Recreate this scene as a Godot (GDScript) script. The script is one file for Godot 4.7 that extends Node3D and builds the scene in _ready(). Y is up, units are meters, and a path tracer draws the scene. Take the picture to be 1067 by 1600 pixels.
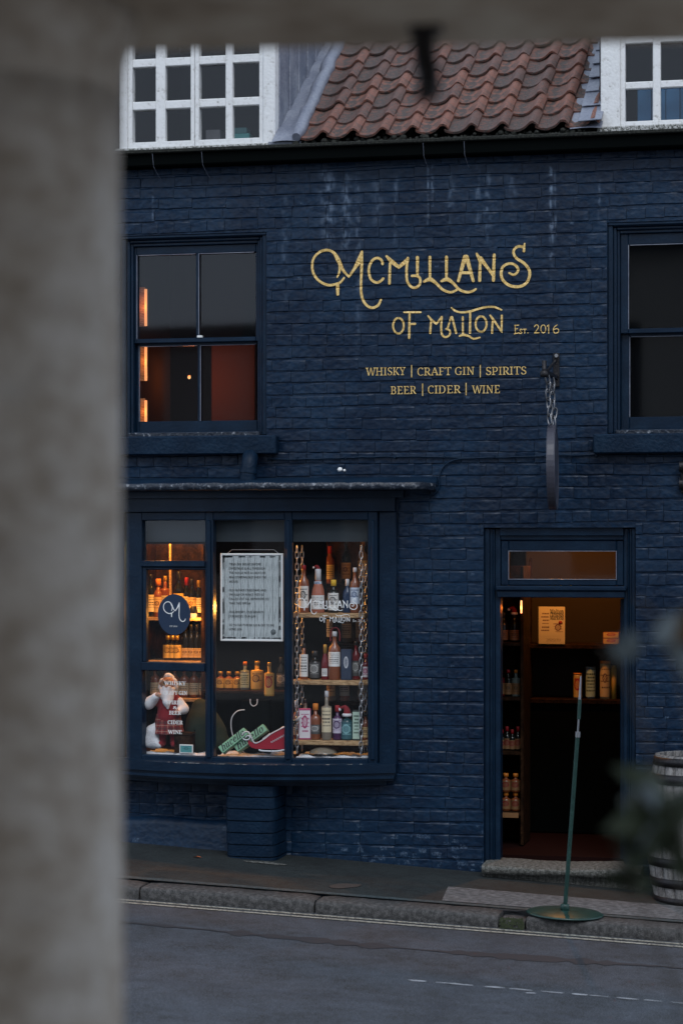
extends Node3D
# A navy-painted brick corner shop across a sloping street, seen from under a stone gateway at dusk. Units are metres; the shop front lies in the plane z = 0.

var rng := RandomNumberGenerator.new()
var M := {}
var taken := {}

const COURSE := 0.077
const FLOOR_Y := 0.075

# painted lettering: [line of the sign, 1 = curved stroke, [x, y, stroke width in mm, ...]] in metres from the middle of the sign
const LETTER_STROKES := [
	[1, 1, [-0.503, 0.132, 13.0, -0.522, 0.108, 14.8, -0.546, 0.096, 15.7, -0.603, 0.087, 16.7, -0.661, 0.111, 16.7, -0.700, 0.154, 16.7, -0.715, 0.208, 15.7, -0.705, 0.265, 15.7, -0.663, 0.306, 16.7, -0.611, 0.316, 16.7, -0.570, 0.296, 18.5, -0.542, 0.251, 27.8, -0.517, 0.198, 20.4, -0.496, 0.165, 16.7, -0.471, 0.140, 13.9]],
	[1, 0, [-0.471, 0.138, 13.9, -0.435, 0.187, 18.5, -0.405, 0.236, 33.3, -0.385, 0.300, 13.0]],
	[1, 1, [-0.383, 0.298, 14.8, -0.385, 0.209, 17.6, -0.389, 0.115, 16.7, -0.389, 0.041, 16.7, -0.376, -0.016, 16.7, -0.347, -0.054, 16.7, -0.311, -0.067, 16.7, -0.275, -0.050, 16.7, -0.259, -0.017, 14.8]],
	[1, 1, [-0.537, 0.246, 14.8, -0.531, 0.208, 16.7, -0.534, 0.171, 14.8, -0.548, 0.138, 11.1]],
	[1, 0, [-0.546, 0.091, 24.1, -0.544, 0.026, 18.5]],
	[1, 1, [-0.247, 0.215, 16.7, -0.255, 0.241, 16.7, -0.282, 0.255, 16.7, -0.315, 0.240, 16.7, -0.336, 0.196, 16.7, -0.336, 0.151, 16.7, -0.320, 0.114, 16.7, -0.287, 0.096, 16.7, -0.259, 0.105, 16.7, -0.243, 0.121, 16.7]],
	[1, 0, [-0.198, 0.218, 16.7, -0.202, 0.088, 17.6]],
	[1, 0, [-0.221, 0.265, 14.8, -0.190, 0.232, 27.8, -0.140, 0.191, 20.4, -0.102, 0.222, 25.9, -0.078, 0.249, 13.0]],
	[1, 1, [-0.080, 0.249, 16.7, -0.087, 0.201, 16.7, -0.089, 0.145, 16.7, -0.083, 0.096, 16.7, -0.054, 0.060, 16.7, -0.021, 0.060, 16.7, 0.000, 0.085, 16.7, -0.002, 0.117, 16.7, -0.023, 0.132, 16.7, -0.054, 0.133, 16.7]],
	[1, 0, [-0.018, 0.252, 20.4, -0.018, 0.136, 16.7]],
	[1, 0, [0.064, 0.251, 18.5, 0.064, 0.118, 16.7]],
	[1, 1, [0.026, 0.094, 14.8, 0.066, 0.108, 25.9, 0.106, 0.080, 18.5, 0.149, 0.039, 16.7, 0.201, 0.021, 15.7, 0.247, 0.039, 13.9]],
	[1, 0, [0.172, 0.248, 20.4, 0.172, 0.120, 16.7]],
	[1, 1, [0.139, 0.094, 14.8, 0.177, 0.105, 25.9, 0.215, 0.080, 18.5, 0.254, 0.039, 16.7, 0.299, 0.020, 16.7, 0.337, 0.023, 15.7, 0.363, 0.037, 13.9]],
	[1, 0, [0.293, 0.246, 27.8, 0.250, 0.093, 18.5]],
	[1, 0, [0.303, 0.246, 27.8, 0.346, 0.091, 18.5]],
	[1, 0, [0.273, 0.145, 18.5, 0.335, 0.143, 18.5]],
	[1, 0, [0.369, 0.264, 14.8, 0.394, 0.217, 27.8]],
	[1, 0, [0.391, 0.225, 16.7, 0.388, 0.092, 20.4]],
	[1, 0, [0.393, 0.234, 27.8, 0.439, 0.173, 18.5, 0.478, 0.121, 22.2]],
	[1, 0, [0.482, 0.254, 18.5, 0.477, 0.091, 20.4]],
	[1, 0, [0.678, 0.320, 11.1, 0.673, 0.272, 16.7]],
	[1, 1, [0.672, 0.298, 18.5, 0.641, 0.304, 16.7, 0.614, 0.289, 16.7, 0.607, 0.263, 16.7, 0.625, 0.229, 17.6, 0.672, 0.197, 18.5, 0.701, 0.163, 18.5, 0.711, 0.128, 18.5, 0.699, 0.082, 18.5, 0.667, 0.053, 18.5, 0.621, 0.046, 18.5, 0.574, 0.059, 18.5, 0.538, 0.092, 18.5, 0.527, 0.133, 18.5, 0.538, 0.175, 17.6, 0.572, 0.194, 16.7, 0.607, 0.191, 16.7, 0.633, 0.167, 16.7, 0.633, 0.142, 15.7, 0.609, 0.123, 14.8, 0.579, 0.135, 13.0]],
	[2, 1, [-0.143, -0.137, 13.0, -0.129, -0.141, 13.0, -0.118, -0.152, 13.0, -0.110, -0.169, 13.0, -0.108, -0.188, 13.0, -0.110, -0.207, 13.0, -0.118, -0.223, 13.0, -0.129, -0.234, 13.0, -0.143, -0.238, 13.0, -0.156, -0.233, 13.0, -0.167, -0.222, 13.0, -0.175, -0.206, 13.0, -0.178, -0.186, 13.0, -0.175, -0.167, 13.0, -0.167, -0.151, 13.0, -0.156, -0.140, 13.0, -0.143, -0.137, 13.0]],
	[2, 0, [-0.069, -0.109, 13.0, -0.072, -0.267, 15.7]],
	[2, 0, [-0.105, -0.100, 12.0, 0.004, -0.103, 12.0]],
	[2, 0, [-0.069, -0.179, 11.1, -0.033, -0.177, 14.8]],
	[2, 0, [0.053, -0.128, 11.1, 0.072, -0.152, 15.7, 0.106, -0.181, 13.0, 0.141, -0.136, 12.0]],
	[2, 0, [0.072, -0.155, 12.0, 0.066, -0.238, 14.8]],
	[2, 1, [0.142, -0.136, 13.0, 0.138, -0.195, 13.0, 0.142, -0.247, 13.0, 0.164, -0.267, 13.0, 0.191, -0.255, 13.0, 0.194, -0.226, 13.0, 0.171, -0.214, 13.0]],
	[2, 0, [0.202, -0.139, 12.0, 0.179, -0.214, 12.0]],
	[2, 0, [0.209, -0.139, 13.9, 0.235, -0.242, 13.9]],
	[2, 0, [0.278, -0.141, 13.0, 0.279, -0.252, 13.0]],
	[2, 1, [0.257, -0.262, 11.1, 0.282, -0.255, 15.7, 0.318, -0.264, 13.0, 0.348, -0.281, 12.0, 0.389, -0.274, 10.2]],
	[2, 0, [0.327, -0.114, 13.0, 0.325, -0.242, 15.7]],
	[2, 1, [0.205, -0.079, 10.2, 0.233, -0.101, 13.0, 0.273, -0.110, 13.0, 0.327, -0.105, 14.8, 0.383, -0.089, 13.9, 0.439, -0.079, 13.0, 0.488, -0.082, 13.0, 0.529, -0.100, 10.2]],
	[2, 1, [0.397, -0.138, 13.0, 0.411, -0.142, 13.0, 0.422, -0.153, 13.0, 0.430, -0.169, 13.0, 0.433, -0.188, 13.0, 0.430, -0.207, 13.0, 0.422, -0.223, 13.0, 0.411, -0.234, 13.0, 0.397, -0.237, 13.0, 0.384, -0.233, 13.0, 0.372, -0.222, 13.0, 0.364, -0.206, 13.0, 0.362, -0.187, 13.0, 0.364, -0.168, 13.0, 0.372, -0.152, 13.0, 0.384, -0.141, 13.0, 0.397, -0.138, 13.0]],
	[2, 0, [0.456, -0.133, 11.1, 0.473, -0.156, 15.7, 0.500, -0.195, 13.0, 0.531, -0.242, 12.0]],
	[2, 0, [0.472, -0.163, 11.1, 0.468, -0.245, 13.9]],
	[2, 0, [0.531, -0.137, 13.9, 0.530, -0.231, 11.1]],
	[3, 0, [0.617, -0.201, 5.6, 0.618, -0.253, 5.6]],
	[3, 0, [0.613, -0.201, 5.6, 0.640, -0.200, 5.6]],
	[3, 0, [0.617, -0.224, 5.6, 0.633, -0.223, 5.6]],
	[3, 0, [0.610, -0.256, 5.6, 0.642, -0.249, 5.6]],
	[3, 0, [0.669, -0.227, 5.6, 0.689, -0.227, 5.6]],
	[3, 0, [0.679, -0.228, 5.6, 0.678, -0.252, 5.6]],
	[3, 0, [0.696, -0.250, 5.6, 0.702, -0.250, 5.6]],
	[3, 0, [0.822, -0.211, 5.6, 0.832, -0.202, 5.6, 0.832, -0.256, 5.6]],
	[3, 0, [0.741, -0.252, 5.6, 0.770, -0.251, 5.6]],
	[3, 1, [0.662, -0.230, 5.6, 0.653, -0.226, 5.6, 0.648, -0.233, 5.6, 0.653, -0.241, 5.6, 0.660, -0.247, 5.6, 0.655, -0.253, 5.6, 0.645, -0.253, 5.6]],
	[3, 1, [0.741, -0.213, 5.6, 0.749, -0.202, 5.6, 0.762, -0.203, 5.6, 0.766, -0.218, 5.6, 0.755, -0.236, 5.6, 0.741, -0.252, 5.6]],
	[3, 1, [0.797, -0.202, 5.6, 0.805, -0.205, 5.6, 0.811, -0.215, 5.6, 0.813, -0.228, 5.6, 0.811, -0.241, 5.6, 0.805, -0.250, 5.6, 0.797, -0.253, 5.6, 0.790, -0.249, 5.6, 0.784, -0.240, 5.6, 0.782, -0.227, 5.6, 0.784, -0.214, 5.6, 0.790, -0.205, 5.6, 0.797, -0.202, 5.6]],
	[3, 1, [0.886, -0.204, 5.6, 0.868, -0.218, 5.6, 0.862, -0.238, 5.6, 0.871, -0.255, 5.6, 0.889, -0.253, 5.6, 0.896, -0.239, 5.6, 0.886, -0.227, 5.6, 0.867, -0.233, 5.6]],
]

# ------------------------------------------------------------------ small helpers
func lin(r: float, g: float, b: float) -> Color:
	return Color(r, g, b).linear_to_srgb()

func numbered(called: String) -> String:
	var n: int = taken.get(called, -1) + 1
	taken[called] = n
	return called if n == 0 else "%s_%03d" % [called, n]

func thing(called: String, label: String, category: String, at := Vector3.ZERO, turn := 0.0, group := "") -> Node3D:
	var o := Node3D.new()
	o.name = numbered(called)
	add_child(o)
	o.position = at
	o.rotation.y = turn
	o.set_meta("label", label)
	o.set_meta("category", category)
	if group != "":
		o.set_meta("group", group)
	return o

func structure(called: String, st: SurfaceTool, m: Material, smooth := false) -> MeshInstance3D:
	var o := part(called, st, m, self, smooth)
	o.set_meta("kind", "structure")
	return o

func holder(called: String, parent: Node3D) -> Node3D:
	var o := Node3D.new()
	o.name = called
	parent.add_child(o, true)
	return o

func mb() -> SurfaceTool:
	var st := SurfaceTool.new()
	st.begin(Mesh.PRIMITIVE_TRIANGLES)
	st.set_smooth_group(-1)
	return st

func mesh_of(st: SurfaceTool) -> ArrayMesh:
	st.generate_normals()
	return st.commit()

func put(called: String, m: Mesh, mat: Material, parent: Node3D, xf := Transform3D()) -> MeshInstance3D:
	var o := MeshInstance3D.new()
	o.name = called
	o.mesh = m
	o.material_override = mat
	parent.add_child(o, true)
	o.transform = xf
	return o

func part(called: String, st: SurfaceTool, mat: Material, parent: Node3D, _smooth := false) -> MeshInstance3D:
	return put(called, mesh_of(st), mat, parent)

# a polygon whose front looks along 'out'
func poly(st: SurfaceTool, pts: Array, out: Vector3) -> void:
	var n: Vector3 = (pts[1] - pts[0]).cross(pts[2] - pts[0])
	if n.length_squared() < 1e-16 and pts.size() > 3:
		n = (pts[2] - pts[0]).cross(pts[3] - pts[0])
	var flip := n.dot(out) > 0.0
	for i in range(1, pts.size() - 1):
		st.add_vertex(pts[0])
		if flip:
			st.add_vertex(pts[i + 1])
			st.add_vertex(pts[i])
		else:
			st.add_vertex(pts[i])
			st.add_vertex(pts[i + 1])

# box with chamfered edges
func box(st: SurfaceTool, lo: Vector3, hi: Vector3, ch := 0.0, xf := Transform3D()) -> void:
	var c := (lo + hi) / 2.0
	var h := (hi - lo) / 2.0
	ch = minf(ch, minf(h.x, minf(h.y, h.z)) * 0.9)
	var pt := func(axis: int, sx: float, sy: float, sz: float) -> Vector3:
		var v := Vector3(h.x - ch, h.y - ch, h.z - ch)
		v[axis] = h[axis]
		return xf * (c + v * Vector3(sx, sy, sz))
	for axis in 3:
		for s in [-1.0, 1.0]:
			var pts := []
			for q in [[-1.0, -1.0], [1.0, -1.0], [1.0, 1.0], [-1.0, 1.0]]:
				var sg := [0.0, 0.0, 0.0]
				sg[axis] = s
				sg[(axis + 1) % 3] = q[0]
				sg[(axis + 2) % 3] = q[1]
				pts.append(pt.call(axis, sg[0], sg[1], sg[2]))
			var o := Vector3.ZERO
			o[axis] = s
			poly(st, pts, xf.basis * o)
	if ch <= 0.0:
		return
	for a in 3:
		var b := (a + 1) % 3
		var k := (a + 2) % 3
		for sa in [-1.0, 1.0]:
			for sb in [-1.0, 1.0]:
				var s1 := [0.0, 0.0, 0.0]
				s1[a] = sa
				s1[b] = sb
				s1[k] = -1.0
				var s2: Array = s1.duplicate()
				s2[k] = 1.0
				var o := Vector3.ZERO
				o[a] = sa
				o[b] = sb
				poly(st, [pt.call(a, s1[0], s1[1], s1[2]), pt.call(a, s2[0], s2[1], s2[2]), pt.call(b, s2[0], s2[1], s2[2]), pt.call(b, s1[0], s1[1], s1[2])], xf.basis * o)
	for sx in [-1.0, 1.0]:
		for sy in [-1.0, 1.0]:
			for sz in [-1.0, 1.0]:
				poly(st, [pt.call(0, sx, sy, sz), pt.call(1, sx, sy, sz), pt.call(2, sx, sy, sz)], xf.basis * Vector3(sx, sy, sz))

func bx(x0: float, y0: float, z0: float, x1: float, y1: float, z1: float, ch := 0.0) -> SurfaceTool:
	var st := mb()
	box(st, Vector3(x0, y0, z0), Vector3(x1, y1, z1), ch)
	return st

# turned shape: profile of (radius, height) from the bottom up
func lathe(st: SurfaceTool, prof: Array, n := 20, xf := Transform3D(), smooth := true) -> void:
	st.set_smooth_group(0 if smooth else -1)
	for i in prof.size() - 1:
		var p: Vector2 = prof[i]
		var q: Vector2 = prof[i + 1]
		var d := q - p
		for k in n:
			var a0 := TAU * k / n
			var a1 := TAU * (k + 1) / n
			var am := (a0 + a1) / 2.0
			var out := Vector3(cos(am) * d.y, -d.x, sin(am) * d.y)
			var pts := []
			if p.x > 1e-5:
				pts.append(xf * Vector3(cos(a0) * p.x, p.y, sin(a0) * p.x))
				pts.append(xf * Vector3(cos(a1) * p.x, p.y, sin(a1) * p.x))
			else:
				pts.append(xf * Vector3(0, p.y, 0))
			if q.x > 1e-5:
				pts.append(xf * Vector3(cos(a1) * q.x, q.y, sin(a1) * q.x))
				pts.append(xf * Vector3(cos(a0) * q.x, q.y, sin(a0) * q.x))
			else:
				pts.append(xf * Vector3(0, q.y, 0))
			if pts.size() > 2:
				poly(st, pts, xf.basis * out)
	st.set_smooth_group(-1)

# round bar along a path; radius may be a number or one per point
func tube(st: SurfaceTool, pts: Array, r, n := 8, closed := false) -> void:
	st.set_smooth_group(0)
	var rings := []
	var side := Vector3.ZERO
	var cnt := pts.size()
	for i in cnt:
		var t: Vector3
		if closed:
			t = pts[(i + 1) % cnt] - pts[(i + cnt - 1) % cnt]
		else:
			t = pts[mini(i + 1, cnt - 1)] - pts[maxi(i - 1, 0)]
		t = t.normalized()
		if side == Vector3.ZERO:
			side = t.cross(Vector3.UP if absf(t.y) < 0.9 else Vector3.RIGHT).normalized()
		side = (side - t * side.dot(t)).normalized()
		var up := t.cross(side)
		var rad: float = r[i] if r is Array else r
		var ring := []
		for k in n:
			var a := TAU * k / n
			ring.append([pts[i] + (side * cos(a) + up * sin(a)) * rad, side * cos(a) + up * sin(a)])
		rings.append(ring)
	for i in (cnt if closed else cnt - 1):
		var ra: Array = rings[i]
		var rb: Array = rings[(i + 1) % cnt]
		for k in n:
			var j := (k + 1) % n
			poly(st, [ra[k][0], ra[j][0], rb[j][0], rb[k][0]], ra[k][1] + ra[j][1] + rb[k][1])
	if not closed:
		for e in [0, cnt - 1]:
			var cap := []
			for k in n:
				cap.append(rings[e][k][0])
			st.set_smooth_group(-1)
			poly(st, cap, (pts[0] - pts[1]) if e == 0 else (pts[cnt - 1] - pts[cnt - 2]))
	st.set_smooth_group(-1)

# polygon in (x, z) given thickness in y; or with a transform, any slab
func prism(st: SurfaceTool, pg: PackedVector2Array, y0: float, y1: float, xf := Transform3D()) -> void:
	var idx := Geometry2D.triangulate_polygon(pg)
	for i in range(0, idx.size(), 3):
		for y in [y0, y1]:
			var t := []
			for k in 3:
				t.append(xf * Vector3(pg[idx[i + k]].x, y, pg[idx[i + k]].y))
			poly(st, t, xf.basis * Vector3(0, 1 if y == y1 else -1, 0))
	var cw := Geometry2D.is_polygon_clockwise(pg)
	for i in pg.size():
		var a := pg[i]
		var b := pg[(i + 1) % pg.size()]
		var d := (b - a)
		var o := Vector2(d.y, -d.x) * (-1.0 if cw else 1.0)
		poly(st, [xf * Vector3(a.x, y0, a.y), xf * Vector3(b.x, y0, b.y), xf * Vector3(b.x, y1, b.y), xf * Vector3(a.x, y1, a.y)], xf.basis * Vector3(o.x, 0, o.y))

func bez(pts: Array, n := 8) -> Array:
	var out := []
	for i in pts.size() - 1:
		var p0 = pts[maxi(i - 1, 0)]
		var p1 = pts[i]
		var p2 = pts[i + 1]
		var p3 = pts[mini(i + 2, pts.size() - 1)]
		for k in n:
			var t := float(k) / n
			out.append(0.5 * ((2.0 * p1) + (p2 - p0) * t + (2.0 * p0 - 5.0 * p1 + 4.0 * p2 - p3) * t * t + (3.0 * p1 - p0 - 3.0 * p2 + p3) * t * t * t))
	out.append(pts[pts.size() - 1])
	return out

# flat lettering stroke as one strip with rounded ends; drape says how far the ground below lies at (x, y)
func stroke(st: SurfaceTool, raw: Array, curved: bool, scale: float, at: Vector3, step: float, drape: Callable) -> void:
	var pts := []
	for i in range(0, raw.size(), 3):
		pts.append(Vector3(raw[i], raw[i + 1], raw[i + 2] * 0.001))
	var fine := []
	if curved:
		fine = bez(pts, 7)
	else:
		for i in pts.size() - 1:
			var n := maxi(1, int(ceil((pts[i] as Vector3).distance_to(pts[i + 1]) / step)))
			for k in n:
				fine.append(pts[i].lerp(pts[i + 1], float(k) / n))
		fine.append(pts[pts.size() - 1])
	var sides := []
	for i in fine.size():
		var a: Vector3 = fine[maxi(i - 1, 0)]
		var b: Vector3 = fine[mini(i + 1, fine.size() - 1)]
		var d := Vector2(b.x - a.x, b.y - a.y).normalized()
		var n: Vector2 = Vector2(-d.y, d.x) * fine[i].z * 0.5
		sides.append([Vector2(fine[i].x, fine[i].y) + n, Vector2(fine[i].x, fine[i].y) - n])
	var w := func(v: Vector2) -> Vector3:
		var p := Vector3(at.x + v.x * scale, at.y + v.y * scale, at.z)
		p.z += drape.call(p.x, p.y)
		return p
	for i in fine.size() - 1:
		poly(st, [w.call(sides[i][0]), w.call(sides[i][1]), w.call(sides[i + 1][1]), w.call(sides[i + 1][0])], Vector3.BACK)
	for e in [0, fine.size() - 1]:
		var c := Vector2(fine[e].x, fine[e].y)
		var o: Vector3 = fine[1] if e == 0 else fine[e - 1]
		var d := (c - Vector2(o.x, o.y)).normalized()
		var n := Vector2(-d.y, d.x)
		var r: float = fine[e].z * 0.5
		var cap := []
		for k in 7:
			var a := PI * k / 6.0
			cap.append(w.call(c + (n * cos(a) + d * sin(a)) * r))
		poly(st, cap, Vector3.BACK)

func text_mesh(words: String, height: float, face := "Droid Serif", bold := true, depth := 0.0015) -> TextMesh:
	var f := SystemFont.new()
	f.font_names = PackedStringArray([face])
	f.font_weight = 700 if bold else 400
	var t := TextMesh.new()
	t.text = words
	t.font = f
	t.font_size = 32
	t.pixel_size = height / 23.0
	t.depth = depth
	t.curve_step = 2.0
	return t

# smooth union of tapered capsules, meshed as surface nets: bones = [[a, b, ra, rb], ...]
func blend(st: SurfaceTool, bones: Array, cell: float, k: float) -> void:
	var lo := Vector3(1e9, 1e9, 1e9)
	var hi := -lo
	for b in bones:
		for e in [[b[0], b[2]], [b[1], b[3]]]:
			lo = lo.min(e[0] - Vector3.ONE * (e[1] + 2.0 * cell))
			hi = hi.max(e[0] + Vector3.ONE * (e[1] + 2.0 * cell))
	var n := Vector3i(((hi - lo) / cell).ceil()) + Vector3i.ONE
	var f := PackedFloat32Array()
	f.resize(n.x * n.y * n.z)
	for z in n.z:
		for y in n.y:
			for x in n.x:
				var p := lo + Vector3(x, y, z) * cell
				var d := 1e3
				for b in bones:
					var ab: Vector3 = b[1] - b[0]
					var t := clampf((p - b[0]).dot(ab) / maxf(ab.length_squared(), 1e-9), 0.0, 1.0)
					var q: float = p.distance_to(b[0] + ab * t) - lerpf(b[2], b[3], t)
					var h := maxf(k - absf(d - q), 0.0) / k
					d = minf(d, q) - h * h * k * 0.25
				f[(z * n.y + y) * n.x + x] = d
	var id := func(x: int, y: int, z: int) -> int: return (z * n.y + y) * n.x + x
	var spot := {}
	for z in n.z - 1:
		for y in n.y - 1:
			for x in n.x - 1:
				var acc := Vector3.ZERO
				var cnt := 0
				var first: bool = f[id.call(x, y, z)] < 0.0
				var mixed := false
				for c in 8:
					if (f[id.call(x + (c & 1), y + ((c >> 1) & 1), z + (c >> 2))] < 0.0) != first:
						mixed = true
						break
				if not mixed:
					continue
				for e in [[0, 1], [2, 3], [4, 5], [6, 7], [0, 2], [1, 3], [4, 6], [5, 7], [0, 4], [1, 5], [2, 6], [3, 7]]:
					var a := Vector3(e[0] & 1, (e[0] >> 1) & 1, e[0] >> 2)
					var b := Vector3(e[1] & 1, (e[1] >> 1) & 1, e[1] >> 2)
					var fa := f[id.call(x + int(a.x), y + int(a.y), z + int(a.z))]
					var fb := f[id.call(x + int(b.x), y + int(b.y), z + int(b.z))]
					if (fa < 0.0) != (fb < 0.0):
						acc += a.lerp(b, fa / (fa - fb))
						cnt += 1
				spot[Vector3i(x, y, z)] = lo + (Vector3(x, y, z) + acc / cnt) * cell
	st.set_smooth_group(0)
	for v in spot.keys():
		for axis in 3:
			var d := Vector3i.ZERO
			d[axis] = 1
			var e1 := Vector3i.ZERO
			e1[(axis + 1) % 3] = 1
			var e2 := Vector3i.ZERO
			e2[(axis + 2) % 3] = 1
			if v[(axis + 1) % 3] == 0 or v[(axis + 2) % 3] == 0:
				continue
			var f0 := f[id.call(v.x, v.y, v.z)]
			var f1 := f[id.call(v.x + d.x, v.y + d.y, v.z + d.z)]
			if (f0 < 0.0) != (f1 < 0.0) and spot.has(v - e1) and spot.has(v - e2) and spot.has(v - e1 - e2):
				poly(st, [spot[v], spot[v - e1], spot[v - e1 - e2], spot[v - e2]], Vector3(d) * (1.0 if f0 < 0.0 else -1.0))
	st.set_smooth_group(-1)

# ------------------------------------------------------------------ textures and materials
func noise_bytes(size: int, seed_: int, freq: float, octaves := 4, kind := FastNoiseLite.TYPE_SIMPLEX_SMOOTH) -> PackedByteArray:
	var n := FastNoiseLite.new()
	n.seed = seed_
	n.noise_type = kind
	n.frequency = freq
	n.fractal_octaves = octaves
	var im := n.get_seamless_image(size, size)
	im.convert(Image.FORMAT_L8)
	return im.get_data()

# colours in linear values; a = coarse noise, b = fine noise, share of b
func ramp_tex(size: int, a: PackedByteArray, b: PackedByteArray, share: float, stops: Array) -> ImageTexture:
	var g := Gradient.new()
	var offs := PackedFloat32Array()
	var cols := PackedColorArray()
	for s in stops:
		offs.append(s[0])
		cols.append(Color(s[1], s[2], s[3]))
	g.offsets = offs
	g.colors = cols
	var lut := PackedByteArray()
	for i in 256:
		var c := g.sample(i / 255.0).linear_to_srgb()
		lut.append_array([c.r8, c.g8, c.b8])
	var data := PackedByteArray()
	data.resize(size * size * 3)
	for i in size * size:
		var v := int(a[i] * (1.0 - share) + b[i] * share) * 3
		data[i * 3] = lut[v]
		data[i * 3 + 1] = lut[v + 1]
		data[i * 3 + 2] = lut[v + 2]
	return ImageTexture.create_from_image(Image.create_from_data(size, size, false, Image.FORMAT_RGB8, data))

func grey_tex(size: int, a: PackedByteArray, b: PackedByteArray, share: float) -> ImageTexture:
	var data := PackedByteArray()
	data.resize(size * size)
	for i in size * size:
		data[i] = int(a[i] * (1.0 - share) + b[i] * share)
	return ImageTexture.create_from_image(Image.create_from_data(size, size, false, Image.FORMAT_L8, data))

func plain(r: float, g: float, b: float, rough := 0.6, metal := 0.0) -> StandardMaterial3D:
	var m := StandardMaterial3D.new()
	m.albedo_color = lin(r, g, b)
	m.roughness = rough
	m.metallic = metal
	return m

func tri_mat(tex: Texture2D, scale: float, rough: float, bump: Texture2D = null, bump_cm := 0.2, world := true) -> StandardMaterial3D:
	var m := StandardMaterial3D.new()
	m.albedo_texture = tex
	m.roughness = rough
	m.uv1_triplanar = true
	m.uv1_world_triplanar = world
	m.uv1_scale = Vector3.ONE * scale
	if bump:
		m.heightmap_enabled = true
		m.heightmap_texture = bump
		m.heightmap_scale = bump_cm
	return m

func glow(r: float, g: float, b: float, energy: float) -> StandardMaterial3D:
	var m := plain(r, g, b, 0.5)
	m.emission_enabled = true
	m.emission = lin(r, g, b)
	m.emission_energy_multiplier = energy
	return m

# one sheet of glass in the plane z
func sheet_of_glass(x0: float, y0: float, x1: float, y1: float, z: float) -> ArrayMesh:
	var st := mb()
	poly(st, [Vector3(x0, y0, z), Vector3(x1, y0, z), Vector3(x1, y1, z), Vector3(x0, y1, z)], Vector3.BACK)
	return mesh_of(st)

func glass_mat(alpha: float, tint := Color(0.5, 0.55, 0.6)) -> StandardMaterial3D:
	var m := StandardMaterial3D.new()
	m.albedo_color = Color(tint.r, tint.g, tint.b, alpha)
	m.transparency = BaseMaterial3D.TRANSPARENCY_ALPHA
	m.roughness = 0.03
	return m

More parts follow.
